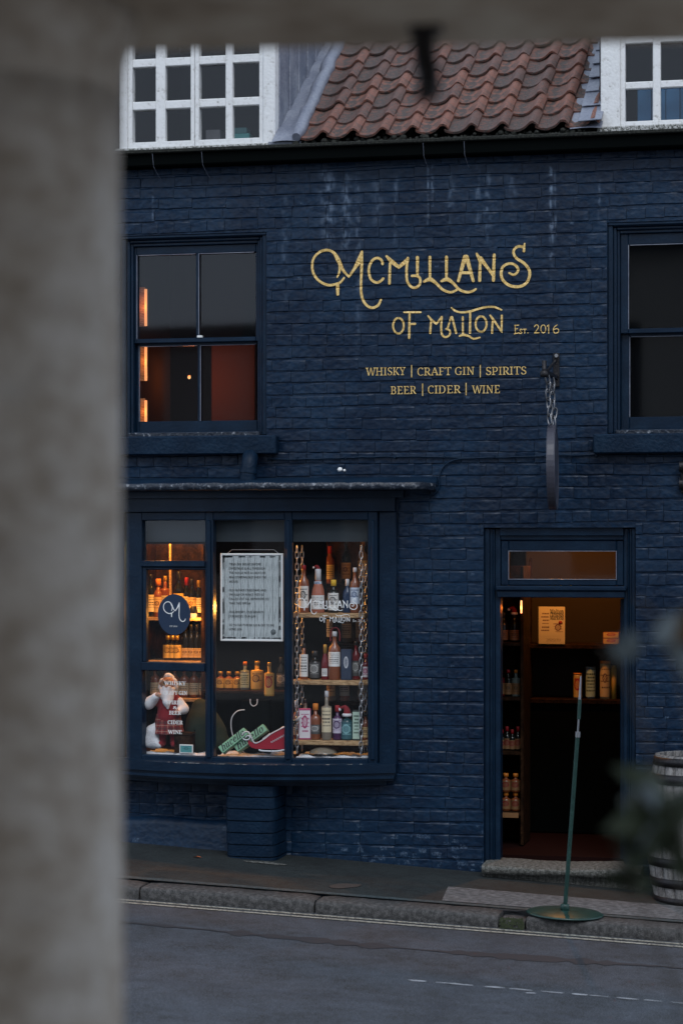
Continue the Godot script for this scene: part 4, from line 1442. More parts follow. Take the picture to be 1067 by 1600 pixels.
	put("roof_side", mesh_of(bx(2.86, 4.5, -3.6, 3.2, 6.4, -0.16)), M.lead, rf)

func doorway(shop: Node3D) -> void:
	var d := holder("doorway", shop)
	var st := mb()
	# moulded posts
	for s in [0, 1]:
		st = mb()
		var steps := [[0.0, 0.03, -0.03], [0.03, 0.052, -0.045], [0.052, 0.062, -0.035], [0.062, 0.098, -0.055]]
		for q in steps:
			if s == 0:
				box(st, Vector3(0.935 + q[0], 0.05, -0.16), Vector3(0.935 + q[1], 2.2, q[2]), 0.004)
			else:
				box(st, Vector3(1.9 - q[1] * 0.78, 0.05, -0.16), Vector3(1.9 - q[0] * 0.78, 2.2, q[2]), 0.004)
		put("door_post", mesh_of(st), M.navy, d)
	st = mb()
	box(st, Vector3(1.034, 2.155, -0.15), Vector3(1.822, 2.204, -0.035), 0.0)
	box(st, Vector3(0.934, 2.2, -0.31), Vector3(1.901, 2.2045, -0.15))
	box(st, Vector3(1.034, 2.125, -0.15), Vector3(1.822, 2.155, -0.055), 0.004)
	put("door_head", mesh_of(st), M.navy, d)
	st = mb()
	box(st, Vector3(1.015, 1.758, -0.15), Vector3(1.833, 1.80, -0.028), 0.004)
	box(st, Vector3(1.005, 1.80, -0.15), Vector3(1.843, 1.832, -0.012), 0.008)
	put("transom_rail", mesh_of(st), M.navy, d)
	st = mb()
	frame4(st, 1.034, 1.833, 1.822, 2.124, 0.05, 0.04, 0.046, 0.068, -0.13, -0.065, 0.006)
	put("transom_frame", mesh_of(st), M.navy, d)
	put("pane", sheet_of_glass(1.08, 1.87, 1.78, 2.06, -0.1), M.glass, d)
	st = mb()
	frame4(st, 1.083, 1.872, 1.777, 2.057, 0.004, 0.004, 0.004, 0.004, -0.07, -0.061, 0.0)
	put("putty_line", mesh_of(st), M.lead, d)
	# door leaf folded back into the shop
	st = mb()
	box(st, Vector3(1.79, 0.08, -0.98), Vector3(1.828, 1.75, -0.175), 0.004)
	put("door_leaf", mesh_of(st), M.navy, d)
	for y in [1.55, 0.95, 0.35]:
		put("door_hinge", mesh_of(bx(1.815, y, -0.17, 1.822, y + 0.1, -0.158, 0.001)), M.steel, d)
	# worn stone step
	st = mb()
	st.set_smooth_group(0)
	var n := 16
	var rows := []
	for i in n + 1:
		var t := float(i) / n
		var x := lerpf(0.950, 1.951, t)
		var wear := 0.012 * exp(-pow((t - 0.45) / 0.22, 2.0)) + rng.randf_range(-0.002, 0.002)
		var f := 0.19 + rng.randf_range(-0.005, 0.005)
		var yb := pave_y(x, 0.2) - 0.05
		rows.append([Vector3(x, 0.07 - wear, -0.15), Vector3(x, 0.066 - wear, f - 0.03), Vector3(x, 0.058 - wear, f - 0.006), Vector3(x, 0.04, f), Vector3(x, 0.012 + rng.randf_range(-0.006, 0.006), f - 0.006), Vector3(x, 0.004, f - 0.05), Vector3(x, yb, f - 0.055)])
	for i in n:
		for k in 6:
			poly(st, [rows[i][k], rows[i + 1][k], rows[i + 1][k + 1], rows[i][k + 1]], Vector3(0, 0.6 if k < 4 else -0.6, 1))
	st.set_smooth_group(-1)
	for e in [0, n]:
		poly(st, rows[e], Vector3(-1 if e == 0 else 1, 0, 0))
	put("door_step", mesh_of(st), M.step, d)

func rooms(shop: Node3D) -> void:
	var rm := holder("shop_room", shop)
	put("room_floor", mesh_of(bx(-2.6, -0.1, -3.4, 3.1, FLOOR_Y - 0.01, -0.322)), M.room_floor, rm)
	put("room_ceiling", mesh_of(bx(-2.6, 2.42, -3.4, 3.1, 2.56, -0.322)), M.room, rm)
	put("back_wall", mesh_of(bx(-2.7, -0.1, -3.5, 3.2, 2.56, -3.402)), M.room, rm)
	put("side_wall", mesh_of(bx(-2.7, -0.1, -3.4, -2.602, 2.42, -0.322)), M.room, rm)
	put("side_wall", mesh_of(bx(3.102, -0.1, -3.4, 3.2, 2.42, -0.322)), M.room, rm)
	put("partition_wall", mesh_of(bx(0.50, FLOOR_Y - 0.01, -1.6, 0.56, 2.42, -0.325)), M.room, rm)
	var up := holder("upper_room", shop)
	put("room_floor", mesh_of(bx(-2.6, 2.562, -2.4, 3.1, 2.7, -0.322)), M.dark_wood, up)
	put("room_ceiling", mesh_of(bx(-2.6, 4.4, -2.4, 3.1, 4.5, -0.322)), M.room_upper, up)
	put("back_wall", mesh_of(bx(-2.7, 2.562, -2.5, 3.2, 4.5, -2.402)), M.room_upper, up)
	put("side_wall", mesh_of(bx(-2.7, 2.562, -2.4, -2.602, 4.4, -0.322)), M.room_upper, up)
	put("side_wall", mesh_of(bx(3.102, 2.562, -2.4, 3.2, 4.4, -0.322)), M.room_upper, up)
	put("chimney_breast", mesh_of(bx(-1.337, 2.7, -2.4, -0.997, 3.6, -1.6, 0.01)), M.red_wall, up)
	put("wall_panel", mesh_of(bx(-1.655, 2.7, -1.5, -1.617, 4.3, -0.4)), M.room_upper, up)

func lettering(shop: Node3D) -> void:
	var s := holder("painted_sign", shop)
	var drape := wall_drape
	for line in [1, 2, 3]:
		var st := mb()
		var lift := 0.0
		for q in LETTER_STROKES:
			if q[0] != line:
				continue
			stroke(st, q[2], q[1] == 1, 1.0, Vector3(0.52, 3.70, 0.0038 + lift), 0.004, drape)
			lift = 0.0003 if lift == 0.0 else (0.0006 if lift == 0.0003 else 0.0)
		put("gold_lettering", mesh_of(st), M.gold, s)
	for q in [["WHISKY", 0.263], ["CRAFT GIN", 0.370], ["SPIRITS", 0.259], ["BEER", 0.169], ["CIDER", 0.214], ["WINE", 0.181]]:
		var h := 0.0556
		var t := text_mesh(q[0], h, "Droid Serif", false, 0.001)
		var box_ := t.get_aabb()
		var want: float = q[1]
		var o := put("gold_lettering", t, M.gold, s)
		o.scale = Vector3(want / box_.size.x, h * 0.92 / box_.size.y, 1)
		var sx: float = LINE_X[q[0]][0]
		o.position = Vector3(sx + want / 2.0, LINE_X[q[0]][1] + h * 0.46 - box_.get_center().y * o.scale.y, 0.0046)
	for q in [[0.464, 3.217], [0.912, 3.210], [0.536, 3.096], [0.820, 3.096]]:
		put("gold_divider", mesh_of(bx(q[0] - 0.003, q[1] - 0.04, 0.002, q[0] + 0.003, q[1] + 0.04, 0.0046)), M.gold, s)

const LINE_X := {"WHISKY": [0.160, 3.193], "CRAFT GIN": [0.502, 3.188], "SPIRITS": [0.949, 3.184], "BEER": [0.325, 3.070], "CIDER": [0.569, 3.071], "WINE": [0.858, 3.067]}

func building() -> void:
	var shop := thing("corner_shop", "navy painted brick shop front with bay window and red pantile roof", "building")
	brickwork(shop)
	sash(shop, WIN_L, [-1.419, 2.92, -0.597, 4.03], 3.44, -0.999, -1.75, -0.423)
	sash(shop, WIN_R, [1.849, 2.91, 2.655, 4.004], 3.44, -9.0, 1.643, 3.0)
	bay_window(shop)
	doorway(shop)
	rooms(shop)
	var c := [[-1.424, -1.264], [-1.197, -1.021], [-0.964, -0.784], [-0.736, -0.553]]
	var ry := [[4.769, 4.985], [5.040, 5.268], [5.323, 5.543], [5.594, 5.822]]
	dormer(shop, -1.508, -0.441, c, ry, 0.0, 4.718)
	var c2 := [[1.837, 2.010], [2.059, 2.231], [2.294, 2.465], [2.513, 2.682]]
	var ry2 := [[4.775, 4.981], [5.026, 5.268], [5.317, 5.551]]
	dormer(shop, 1.684, 2.847, c2, ry2, 0.0, 4.735)
	roof(shop)
	# things kept on the attic sills
	var tb := thing("storage_box", "small teal box on the sill inside the dormer by the lead cheek", "box", Vector3(-0.729, 4.784, -0.2))
	put("box_body", mesh_of(bx(-0.07, 0, -0.05, 0.07, 0.045, 0.05, 0.004)), plain(0.04, 0.22, 0.22, 0.6), tb)
	put("box_lid", mesh_of(bx(-0.045, 0.0455, -0.045, 0.05, 0.085, 0.045, 0.004)), plain(0.03, 0.12, 0.13, 0.6), tb)
	var wb := thing("storage_box", "small grey box on the dormer sill beside the teal one", "box", Vector3(-0.916, 4.795, -0.22))
	put("box_body", mesh_of(bx(-0.05, 0, -0.05, 0.05, 0.07, 0.05, 0.004)), plain(0.1, 0.1, 0.11, 0.7), wb)
	var bl := thing("blue_blind", "bright blue blind half drawn up inside the dormer by the lead flashing", "blind", Vector3(1.920, 4.792, -0.16))
	for k in 6:
		put("blind_fold", mesh_of(bx(-0.02 + k * 0.09, 0, -0.012 - 0.01 * (k % 2), 0.068 + k * 0.09, 0.24, -0.01 * (k % 2), 0.004)), plain(0.015, 0.11, 0.24, 0.7), bl)
	# rounded brick pier under the bay
	var st := mb()
	var prof := []
	for i in 15:
		var y := lerpf(-0.02, 0.54, i / 14.0)
		prof.append(Vector2(1.0 - 0.02 * sin(y * 60.0) - 0.015 * rng.randf(), y))
	st.set_smooth_group(0)
	var pier := holder("bay_pier", shop)
	for k in 7:
		st = mb()
		var y0 := pave_y(-0.5, 0.25) - 0.06 + k * 0.077
		var pg := PackedVector2Array()
		var jx := rng.randf_range(-0.004, 0.004)
		for i in 13:
			var a := PI * i / 12.0
			var cx := signf(cos(a)) * pow(absf(cos(a)), 0.45)
			var sz := pow(maxf(sin(a), 0.0), 0.45)
			pg.append(Vector2(-0.545 + jx + cx * 0.172, 0.12 + sz * 0.16 + rng.randf_range(-0.002, 0.002)))
		pg.append(Vector2(-0.72 + jx, -0.01))
		pg.append(Vector2(-0.37 + jx, -0.01))
		prism(st, pg, y0 + 0.005, minf(y0 + 0.074, 0.5395))
		put("brick_course", mesh_of(st), M.navy_rough, pier)
	put("pier_core", mesh_of(bx(-0.70, -0.02, 0.0, -0.39, 0.538, 0.255, 0.03)), M.navy_rough, pier)
	lettering(shop)
	# stub of waste pipe above the bay
	st = mb()
	tube(st, bez([Vector3(-0.618, 2.663, 0.000), Vector3(-0.598, 2.669, 0.060), Vector3(-0.589, 2.634, 0.110), Vector3(-0.594, 2.550, 0.125), Vector3(-0.601, 2.442, 0.130)], 5), 0.052, 14)
	put("waste_pipe", mesh_of(st), M.navy_rough, shop)
	st = mb()
	tube(st, [Vector3(-0.591, 2.588, 0.120), Vector3(-0.594, 2.559, 0.123)], 0.058, 14)
	put("pipe_collar", mesh_of(st), M.navy_rough, shop)
	# cable clipped along the wall
	st = mb()
	var path := []
	for i in 60:
		var x := lerpf(-0.497, 2.6, i / 59.0)
		path.append(Vector3(x, 2.66 + 0.006 * sin(x * 5.0) + rng.randf_range(-0.002, 0.002), 0.012))
	tube(st, path, 0.006, 6)
	put("wall_cable", mesh_of(st), M.navy, shop)
	st = mb()
	tube(st, bez([Vector3(0.880, 2.651, 0.012), Vector3(0.756, 2.643, 0.014), Vector3(0.681, 2.603, 0.016), Vector3(0.648, 2.533, 0.020), Vector3(0.644, 2.463, 0.020), Vector3(0.608, 2.421, 0.030), Vector3(0.543, 2.413, 0.040)], 6), 0.0055, 6)
	put("wall_cable", mesh_of(st), M.navy, shop)
	for i in 9:
		var x := lerpf(-0.3, 2.3, i / 8.0)
		put("cable_clip", mesh_of(bx(x, 2.652, 0.0, x + 0.012, 2.67, 0.02, 0.002)), M.navy, shop)
	st = mb()
	for q in [[Vector3(0.003, 2.585, 0.062), 0.018], [Vector3(0.034, 2.577, 0.066), 0.01]]:
		lathe(st, [Vector2(0, -0.006), Vector2(q[1], -0.003), Vector2(q[1] * 0.7, 0.006), Vector2(0, 0.008)], 8, Transform3D(Basis(Vector3.RIGHT, 1.0), q[0]))
	put("bare_paint_fleck", mesh_of(st), M.white_vinyl, shop)

# ------------------------------------------------------------------ stone gateway the view is taken from
func gateway() -> void:
	var ground_y := 0.48
	var st := bx(-14, -0.6, 8.6, 16, ground_y, 40)
	structure("market_pavement", st, M.stone_plain)
	var turn := 0.143
	var xf := Transform3D(Basis(Vector3.UP, turn), Vector3(2.069, ground_y, 11.488))
	for k in [0, 1, -1]:
		var label: String = ["round weathered stone column standing close by at the gateway opening", "round weathered stone column carrying the far end of the lintel", "round weathered stone column carrying the other end of the lintel"][k]
		var p := thing("stone_column", label, "column", xf * Vector3(k * 3.1, 0, 0), turn, "columns of the stone gateway")
		st = mb()
		lathe(st, [Vector2(0.0, 0.22), Vector2(0.2, 0.22), Vector2(0.203, 0.8), Vector2(0.2, 1.5), Vector2(0.198, 2.12), Vector2(0.2, 2.2), Vector2(0.0, 2.2)], 40)
		put("shaft", mesh_of(st), M.stone, p)
		put("column_base", mesh_of(bx(-0.27, 0.0, -0.27, 0.27, 0.2195, 0.27, 0.02)), M.stone, p)
		st = mb()
		lathe(st, [Vector2(0.0, 2.2005), Vector2(0.2, 2.2005), Vector2(0.203, 2.24), Vector2(0.216, 2.285), Vector2(0.22, 2.3095), Vector2(0.0, 2.3095)], 40)
		put("capital", mesh_of(st), M.stone, p)
	var l := thing("stone_lintel", "long brown stone lintel spanning the gateway columns", "lintel", xf * Vector3(0, 2.31, 0), turn)
	for k in 3:
		put("lintel_block", mesh_of(bx(-3.6 + k * 2.45, 0, -0.24, -3.6 + k * 2.45 + 2.444, 0.42, 0.24, 0.01)), M.lintel, l)
	var cover := thing("added_shade_roof", "unseen flat stone roof slab shaped to shade the near column", "roof", xf * Vector3(0, 2.73, 0), turn)  # out of view; cut short so the column is shaded but lit from the right
	put("roof_slab", mesh_of(bx(-3.6, 0.002, -0.24, 1.25, 0.2, 4.2, 0.02)), M.lintel, cover)
	var b := thing("market_hall", "grey stone hall standing back behind the gateway", "building", xf * Vector3(0.0, 0, 12.0), turn)
	put("wall", mesh_of(bx(-16, 0, 0.01, -6.2, 5.4, 6.0)), plain(0.3, 0.28, 0.26, 0.9), b)
	put("wall", mesh_of(bx(-6.199, 0, 0.01, 16, 6.6, 6.0)), plain(0.4, 0.38, 0.35, 0.9), b)
	for k in 10:
		for j in 2:
			put("window", mesh_of(bx(-14.2 + k * 3.0, 1.1 + j * 2.6, -0.02, -13.0 + k * 3.0, 2.8 + j * 2.6, 0.005, 0.004)), M.shop_black, b)
	put("roof", mesh_of(bx(-16.3, 5.4005, -0.3, -6.22, 5.6, 6.3, 0.02)), M.black, b)
	put("roof", mesh_of(bx(-6.2, 6.6005, -0.3, 16.3, 6.9, 6.3, 0.02)), M.black, b)
	var g := thing("added_shade_wall", "unseen rubble stone wall added to shade the left of the near column", "wall", xf * Vector3(-0.33, 0, 0.25), turn)  # unseen wall put in to keep daylight off the left of the column
	for k in 12:
		put("wall_course", mesh_of(bx(-0.32, k * 0.22, 0.02, 0.06 + rng.randf_range(-0.01, 0.01), k * 0.22 + 0.217, 3.6, 0.012)), M.stone, g)
	# iron hook under the lintel
	var h := thing("iron_hook", "dark iron hook hanging from the stone lintel", "hook", xf * Vector3(X_HOOK, 2.31, -0.12), turn)
	put("ceiling_plate", mesh_of(bx(-0.022, -0.006, -0.022, 0.022, -0.0005, 0.022, 0.002)), M.iron, h)
	st = mb()
	tube(st, bez([Vector3(-0.004, -0.004, 0), Vector3(-0.002, -0.04, 0), Vector3(0.003, -0.062, 0), Vector3(0.003, -0.084, 0), Vector3(-0.006, -0.08, 0.0)], 5), 0.0165, 10)
	put("hook_shank", mesh_of(st), M.iron, h)

const X_HOOK := 0.592

# ------------------------------------------------------------------ bottles, boxes and the rest of the stock
func glass_profile(kind: String, r: float, h: float) -> Array:
	match kind:
		"whisky":
			return [Vector2(0, 0), Vector2(r * 0.94, 0), Vector2(r, h * 0.02), Vector2(r, h * 0.60), Vector2(r * 0.93, h * 0.67), Vector2(r * 0.55, h * 0.73), Vector2(r * 0.36, h * 0.78), Vector2(r * 0.34, h * 0.90), Vector2(r * 0.4, h * 0.91), Vector2(0, h * 0.915)]
		"wine":
			return [Vector2(0, 0), Vector2(r * 0.96, 0), Vector2(r, h * 0.015), Vector2(r, h * 0.56), Vector2(r * 0.9, h * 0.64), Vector2(r * 0.5, h * 0.72), Vector2(r * 0.38, h * 0.77), Vector2(r * 0.37, h * 0.90), Vector2(0, h * 0.905)]
		"sparkling":
			return [Vector2(0, 0), Vector2(r * 0.96, 0), Vector2(r, h * 0.02), Vector2(r, h * 0.42), Vector2(r * 0.88, h * 0.54), Vector2(r * 0.6, h * 0.66), Vector2(r * 0.4, h * 0.76), Vector2(r * 0.37, h * 0.88), Vector2(0, h * 0.885)]
		"squat":
			return [Vector2(0, 0), Vector2(r * 0.9, 0), Vector2(r, h * 0.03), Vector2(r, h * 0.55), Vector2(r * 0.96, h * 0.62), Vector2(r * 0.6, h * 0.68), Vector2(r * 0.36, h * 0.71), Vector2(r * 0.36, h * 0.82), Vector2(0, h * 0.825)]
		_:
			return [Vector2(0, 0), Vector2(r * 0.94, 0), Vector2(r, h * 0.02), Vector2(r * 1.0, h * 0.64), Vector2(r * 0.97, h * 0.68), Vector2(r * 0.4, h * 0.70), Vector2(r * 0.36, h * 0.74), Vector2(r * 0.36, h * 0.88), Vector2(0, h * 0.885)]

func label_band(r: float, y0: float, y1: float, arc: float) -> ArrayMesh:
	var st := mb()
	st.set_smooth_group(0)
	var n := 12
	for i in n:
		var q := []
		for e in [[0, 0], [1, 0], [1, 1], [0, 1]]:
			var u: float = float(i + e[0]) / n
			var a: float = PI / 2 + arc * (0.5 - u)
			q.append([Vector3(cos(a) * r, y1 if e[1] else y0, sin(a) * r), Vector2(u, 1.0 - e[1])])
		for t in [[0, 2, 1], [0, 3, 2]]:
			for k in t:
				st.set_uv(q[k][1])
				st.add_vertex(q[k][0])
	st.generate_normals()
	return st.commit()

var bottle_cache := {}

func bottle(called: String, at: Vector3, kind: String, r: float, h: float, glass: Material, label_m: Material, lab: Array, cap: Material, label: String, group := "", turn := 0.0) -> Node3D:
	var o := thing(called, label, "bottle", at, turn, group)
	var key := "%s %.4f %.4f" % [kind, r, h]
	if not bottle_cache.has(key):
		var st := mb()
		lathe(st, glass_profile(kind, r, h), 16)
		var top := {"whisky": 0.9, "wine": 0.80, "sparkling": 0.74, "squat": 0.815}.get(kind, 0.875) as float
		var cr := r * {"whisky": 0.4, "wine": 0.41, "sparkling": 0.46, "squat": 0.52}.get(kind, 0.42) as float
		var st2 := mb()
		lathe(st2, [Vector2(0, h * top), Vector2(cr, h * top), Vector2(cr, h * 0.985), Vector2(cr * 0.85, h), Vector2(0, h)], 12)
		bottle_cache[key] = [mesh_of(st), mesh_of(st2)]
	put("glass_body", bottle_cache[key][0], glass, o)
	put("stopper", bottle_cache[key][1], cap, o)
	if label_m:
		put("paper_label", label_band(r * 1.015, lab[0] * h, lab[1] * h, lab[2] if lab.size() > 2 else 2.7), label_m, o)
	return o

func face_quad(x0: float, y0: float, x1: float, y1: float, z: float) -> ArrayMesh:
	var st := mb()
	var c := [Vector3(x0, y0, z), Vector3(x1, y0, z), Vector3(x1, y1, z), Vector3(x0, y1, z)]
	var uv := [Vector2(0, 1), Vector2(1, 1), Vector2(1, 0), Vector2(0, 0)]
	for k in [0, 2, 1, 0, 3, 2]:
		st.set_uv(uv[k])
		st.add_vertex(c[k])
	return mesh_of(st)

func carton(called: String, at: Vector3, w: float, h: float, d: float, body: Material, face: Material, label: String, group := "", turn := 0.0, category := "box") -> Node3D:
	var o := thing(called, label, category, at, turn, group)
	put("carton_body", mesh_of(bx(-w / 2, 0, -d / 2, w / 2, h, d / 2, 0.002)), body, o)
	if face:
		put("printed_front", face_quad(-w * 0.46, h * 0.05, w * 0.46, h * 0.95, d / 2 + 0.0012), face, o)
	return o

func tin(called: String, at: Vector3, r: float, h: float, body: Material, face: Material, cap: Material, label: String, group := "") -> Node3D:
	var o := thing(called, label, "tin", at, 0.0, group)
	var st := mb()
	lathe(st, [Vector2(0, 0), Vector2(r, 0), Vector2(r, h * 0.93), Vector2(0, h * 0.93)], 20)
	put("tube_body", mesh_of(st), body, o)
	st = mb()
	lathe(st, [Vector2(0, h * 0.931), Vector2(r * 1.04, h * 0.931), Vector2(r * 1.04, h), Vector2(0, h)], 20)
	put("lid", mesh_of(st), cap, o)
	if face:
		put("paper_label", label_band(r * 1.012, h * 0.06, h * 0.9, 3.0), face, o)
	return o

func red_hat(parent: Node3D, at: Vector3, s: float) -> void:
	var st := mb()
	tube(st, bez([at, at + Vector3(-0.002, 0.5, 0) * s, at + Vector3(-0.25, 0.9, 0) * s, at + Vector3(-0.8, 0.75, 0) * s], 4), [0.42 * s, 0.41 * s, 0.4 * s, 0.38 * s, 0.36 * s, 0.33 * s, 0.3 * s, 0.27 * s, 0.24 * s, 0.2 * s, 0.17 * s, 0.14 * s, 0.1 * s], 10)
	put("felt_hat", mesh_of(st), M.red_cloth, parent)
	st = mb()
	lathe(st, [Vector2(0, -0.15 * s), Vector2(0.5 * s, -0.1 * s), Vector2(0.55 * s, 0.1 * s), Vector2(0.45 * s, 0.22 * s), Vector2(0, 0.25 * s)], 12, Transform3D(Basis(), at))
	put("fur_trim", mesh_of(st), M.white_cloth, parent)
	st = mb()
	lathe(st, [Vector2(0, -0.22 * s), Vector2(0.18 * s, -0.12 * s), Vector2(0.2 * s, 0.05 * s), Vector2(0.12 * s, 0.18 * s), Vector2(0, 0.22 * s)], 10, Transform3D(Basis(), at + Vector3(-0.85, 0.65, 0) * s))
	put("pompom", mesh_of(st), M.white_cloth, parent)

func link_mesh(w: float, l: float, r: float) -> ArrayMesh:
	var pts := []
	for i in 14:
		var a := TAU * i / 14
		pts.append(Vector3(cos(a) * w, sin(a) * w + (l - w) * signf(sin(a)) * (1.0 if absf(sin(a)) > 0.05 else 0.0), 0))
	var st := mb()
	tube(st, pts, r, 6, true)
	return mesh_of(st)

func chain(x: float, z: float, y0: float, y1: float, label: String) -> void:
	var o := thing("hanging_chain", label, "chain", Vector3(x, y0, z), 0.0, "chains that carry the display shelves")
	var m := link_mesh(0.0105, 0.0235, 0.0034)
	var y := y1 - 0.024
	var k := 0
	while y > y0:
		put("chain_link", m, M.steel, o, Transform3D(Basis(Vector3.UP, (0.5 if k % 2 else -1.05) + rng.randf_range(-0.15, 0.15)), Vector3(rng.randf_range(-0.001, 0.001), y - y0, 0)))
		y -= 0.0385
		k += 1

func shop_contents() -> void:
	hanging_shelves()
	notice_board()
	window_lettering()
	bearded_doll()
	window_floor()
	back_shelves()
	door_interior()
	upstairs()

func hanging_shelves() -> void:
	var zf := 0.035
	var zb := -0.125
	var levels := [1.651, 1.214, 0.822]
	var said := ["upper wooden plank shelf hung on chains in the bay window", "middle wooden plank shelf hung on chains in the bay window", "lowest wooden plank shelf hung on chains in the bay window"]
	for k in 3:
		var o := thing("plank_shelf", said[k], "shelf", Vector3(-0.079, levels[k], -0.045), 0.0, "plank shelves in the bay window")
		var st := mb()
		box(st, Vector3(-0.247, -0.032, -0.095), Vector3(0.235, 0.0, 0.08), 0.004)
		put("plank", mesh_of(st), M.shelf_wood, o)
		if k > 0:
			st = mb()
			box(st, Vector3(0.235, -0.03, -0.095), Vector3(0.262, 0.004, 0.06), 0.004)
			put("end_batten", mesh_of(st), M.shelf_wood, o)
	var y0 := 0.723
	var y1 := 2.092
	chain(-0.287, 0.047, y0, y1, "steel chain at the front corner of the shelves by the mullion")
	chain(0.140, 0.047, y0, y1, "steel chain at the front corner of the shelves by the end post")
	chain(-0.290, -0.11, y0, y1, "steel chain at the back corner of the shelves by the mullion")
	chain(0.136, -0.11, y0, 1.975, "steel chain at the back corner of the shelves by the end post")
	var z := -0.02
	var t: float = levels[0] + 0.001
	bottle("spirit_bottle", Vector3(-0.256, t, z), "whisky", 0.033, 0.31, M.amber, M.label_emblem, [0.1, 0.56], M.cap_red, "amber bottle with black and white label beside the upper shelf chain")
	var b := bottle("sparkling_bottle", Vector3(-0.161, t, z), "sparkling", 0.043, 0.285, M.rose_glass, M.label_white, [0.08, 0.4], M.cap_white, "rose sparkling wine bottle wearing a tiny red hat")
	red_hat(b, Vector3(0, 0.272, 0), 0.035)
	put("neck_label", label_band(0.026, 0.175, 0.205, 2.6), M.label_pale_blue, b)
	bottle("spirit_bottle", Vector3(-0.058, t, z), "squat", 0.036, 0.215, M.dark_glass, M.label_emblem, [0.08, 0.6], M.cap_yellow, "dark squat bottle with a bright yellow stopper on the upper shelf")
	bottle("spirit_bottle", Vector3(0.032, t, z - 0.01), "wine", 0.031, 0.22, M.blue_glass, null, [], M.cap_white, "plain matt blue bottle without a label on the upper shelf")
	bottle("spirit_bottle", Vector3(0.087, t, z + 0.01), "whisky", 0.031, 0.295, M.amber, M.label_pale_blue, [0.2, 0.56], M.cap_white, "amber bottle with a pale blue label and white stopper")
	t = levels[1] + 0.001
	bottle("spirit_bottle", Vector3(-0.256, t, z), "plain", 0.028, 0.235, M.amber, M.label_white, [0.08, 0.7], M.cap_black, "slim amber bottle with a tall white label on the middle shelf")
	bottle("spirit_bottle", Vector3(-0.187, t, z - 0.02), "squat", 0.037, 0.185, M.dark_glass, M.label_dark, [0.06, 0.6], M.cap_black, "round black bottle with a silver printed label")
	bottle("spirit_bottle", Vector3(-0.114, t, z), "sparkling", 0.026, 0.23, M.red_glass, M.label_white, [0.1, 0.32, 1.6], M.cap_gold, "small red bottle with gold foil neck on the middle shelf")
	b = bottle("spirit_bottle", Vector3(-0.049, t, z + 0.01), "whisky", 0.039, 0.315, M.amber, M.label_white, [0.28, 0.58], M.cap_white, "large amber whisky bottle with white label, tallest on the middle shelf")
	var st := mb()
	tube(st, bez([Vector3(-0.03, 0.25, -0.02), Vector3(-0.031, 0.3, -0.02), Vector3(-0.016, 0.335, -0.02), Vector3(0.016, 0.335, -0.02), Vector3(0.031, 0.3, -0.02), Vector3(0.03, 0.25, -0.02)], 4), 0.004, 6)
	put("red_collar", mesh_of(st), M.red_cloth, b)
	carton("gift_carton", Vector3(0.032, t, z), 0.068, 0.2, 0.06, plain(0.015, 0.028, 0.06, 0.5), M.label_navy, "navy gift carton with a silver crest on the middle shelf")
	bottle("spirit_bottle", Vector3(0.085, t, z - 0.03), "whisky", 0.026, 0.25, M.red_glass, M.label_dark, [0.1, 0.5], M.cap_black, "dark red bottle standing behind the front chain on the middle shelf")
	bottle("spirit_bottle", Vector3(0.147, t, z - 0.05), "squat", 0.022, 0.17, M.red_glass, M.label_pink, [0.1, 0.5], M.cap_red, "little pinkish red bottle at the end of the middle shelf")
	t = levels[2] + 0.001
	carton("gift_carton", Vector3(-0.251, t, z), 0.078, 0.2, 0.06, plain(0.4, 0.06, 0.17, 0.5), M.label_pink, "pink and white gift carton on the lowest shelf", "", 0.25)
	bottle("spirit_bottle", Vector3(-0.257, t, z - 0.05), "whisky", 0.028, 0.26, M.clear_glass, null, [], M.cap_black, "clear bottle standing behind the pink gift carton")
	bottle("spirit_bottle", Vector3(-0.178, t, z), "squat", 0.035, 0.235, M.amber, M.label_dark, [0.16, 0.42], M.cap_orange, "amber flask with an orange stopper on the lowest shelf")
	bottle("spirit_bottle", Vector3(-0.101, t, z + 0.012), "plain", 0.033, 0.32, M.clear_glass, M.label_cream, [0.16, 0.66], M.cap_white, "tall clear vodka bottle with cream label on the lowest shelf")
	bottle("spirit_bottle", Vector3(-0.032, t, z), "squat", 0.031, 0.225, M.purple_glass, M.label_purple, [0.2, 0.62], M.cap_red, "purple bottle with a dense printed label on the lowest shelf")
	b = bottle("spirit_bottle", Vector3(0.032, t, z), "squat", 0.037, 0.2, M.teal_glass, M.label_teal, [0.05, 0.6], M.cap_white, "teal patterned bottle wearing a red felt hat")
	red_hat(b, Vector3(0, 0.16, 0), 0.06)
	carton("gift_carton", Vector3(0.096, t, z - 0.01), 0.05, 0.195, 0.05, plain(0.03, 0.04, 0.035, 0.5), M.label_green, "pale green printed carton beside the teal bottle")
	bottle("spirit_bottle", Vector3(-0.317, t, z - 0.04), "squat", 0.024, 0.25, M.amber, M.label_cream, [0.1, 0.5], M.cap_white, "amber bottle half hidden by the mullion on the lowest shelf")
	bottle("spirit_bottle", Vector3(0.147, t, z - 0.04), "whisky", 0.024, 0.17, M.amber, M.label_tan, [0.1, 0.5], M.cap_black, "short brown bottle at the end of the lowest shelf")

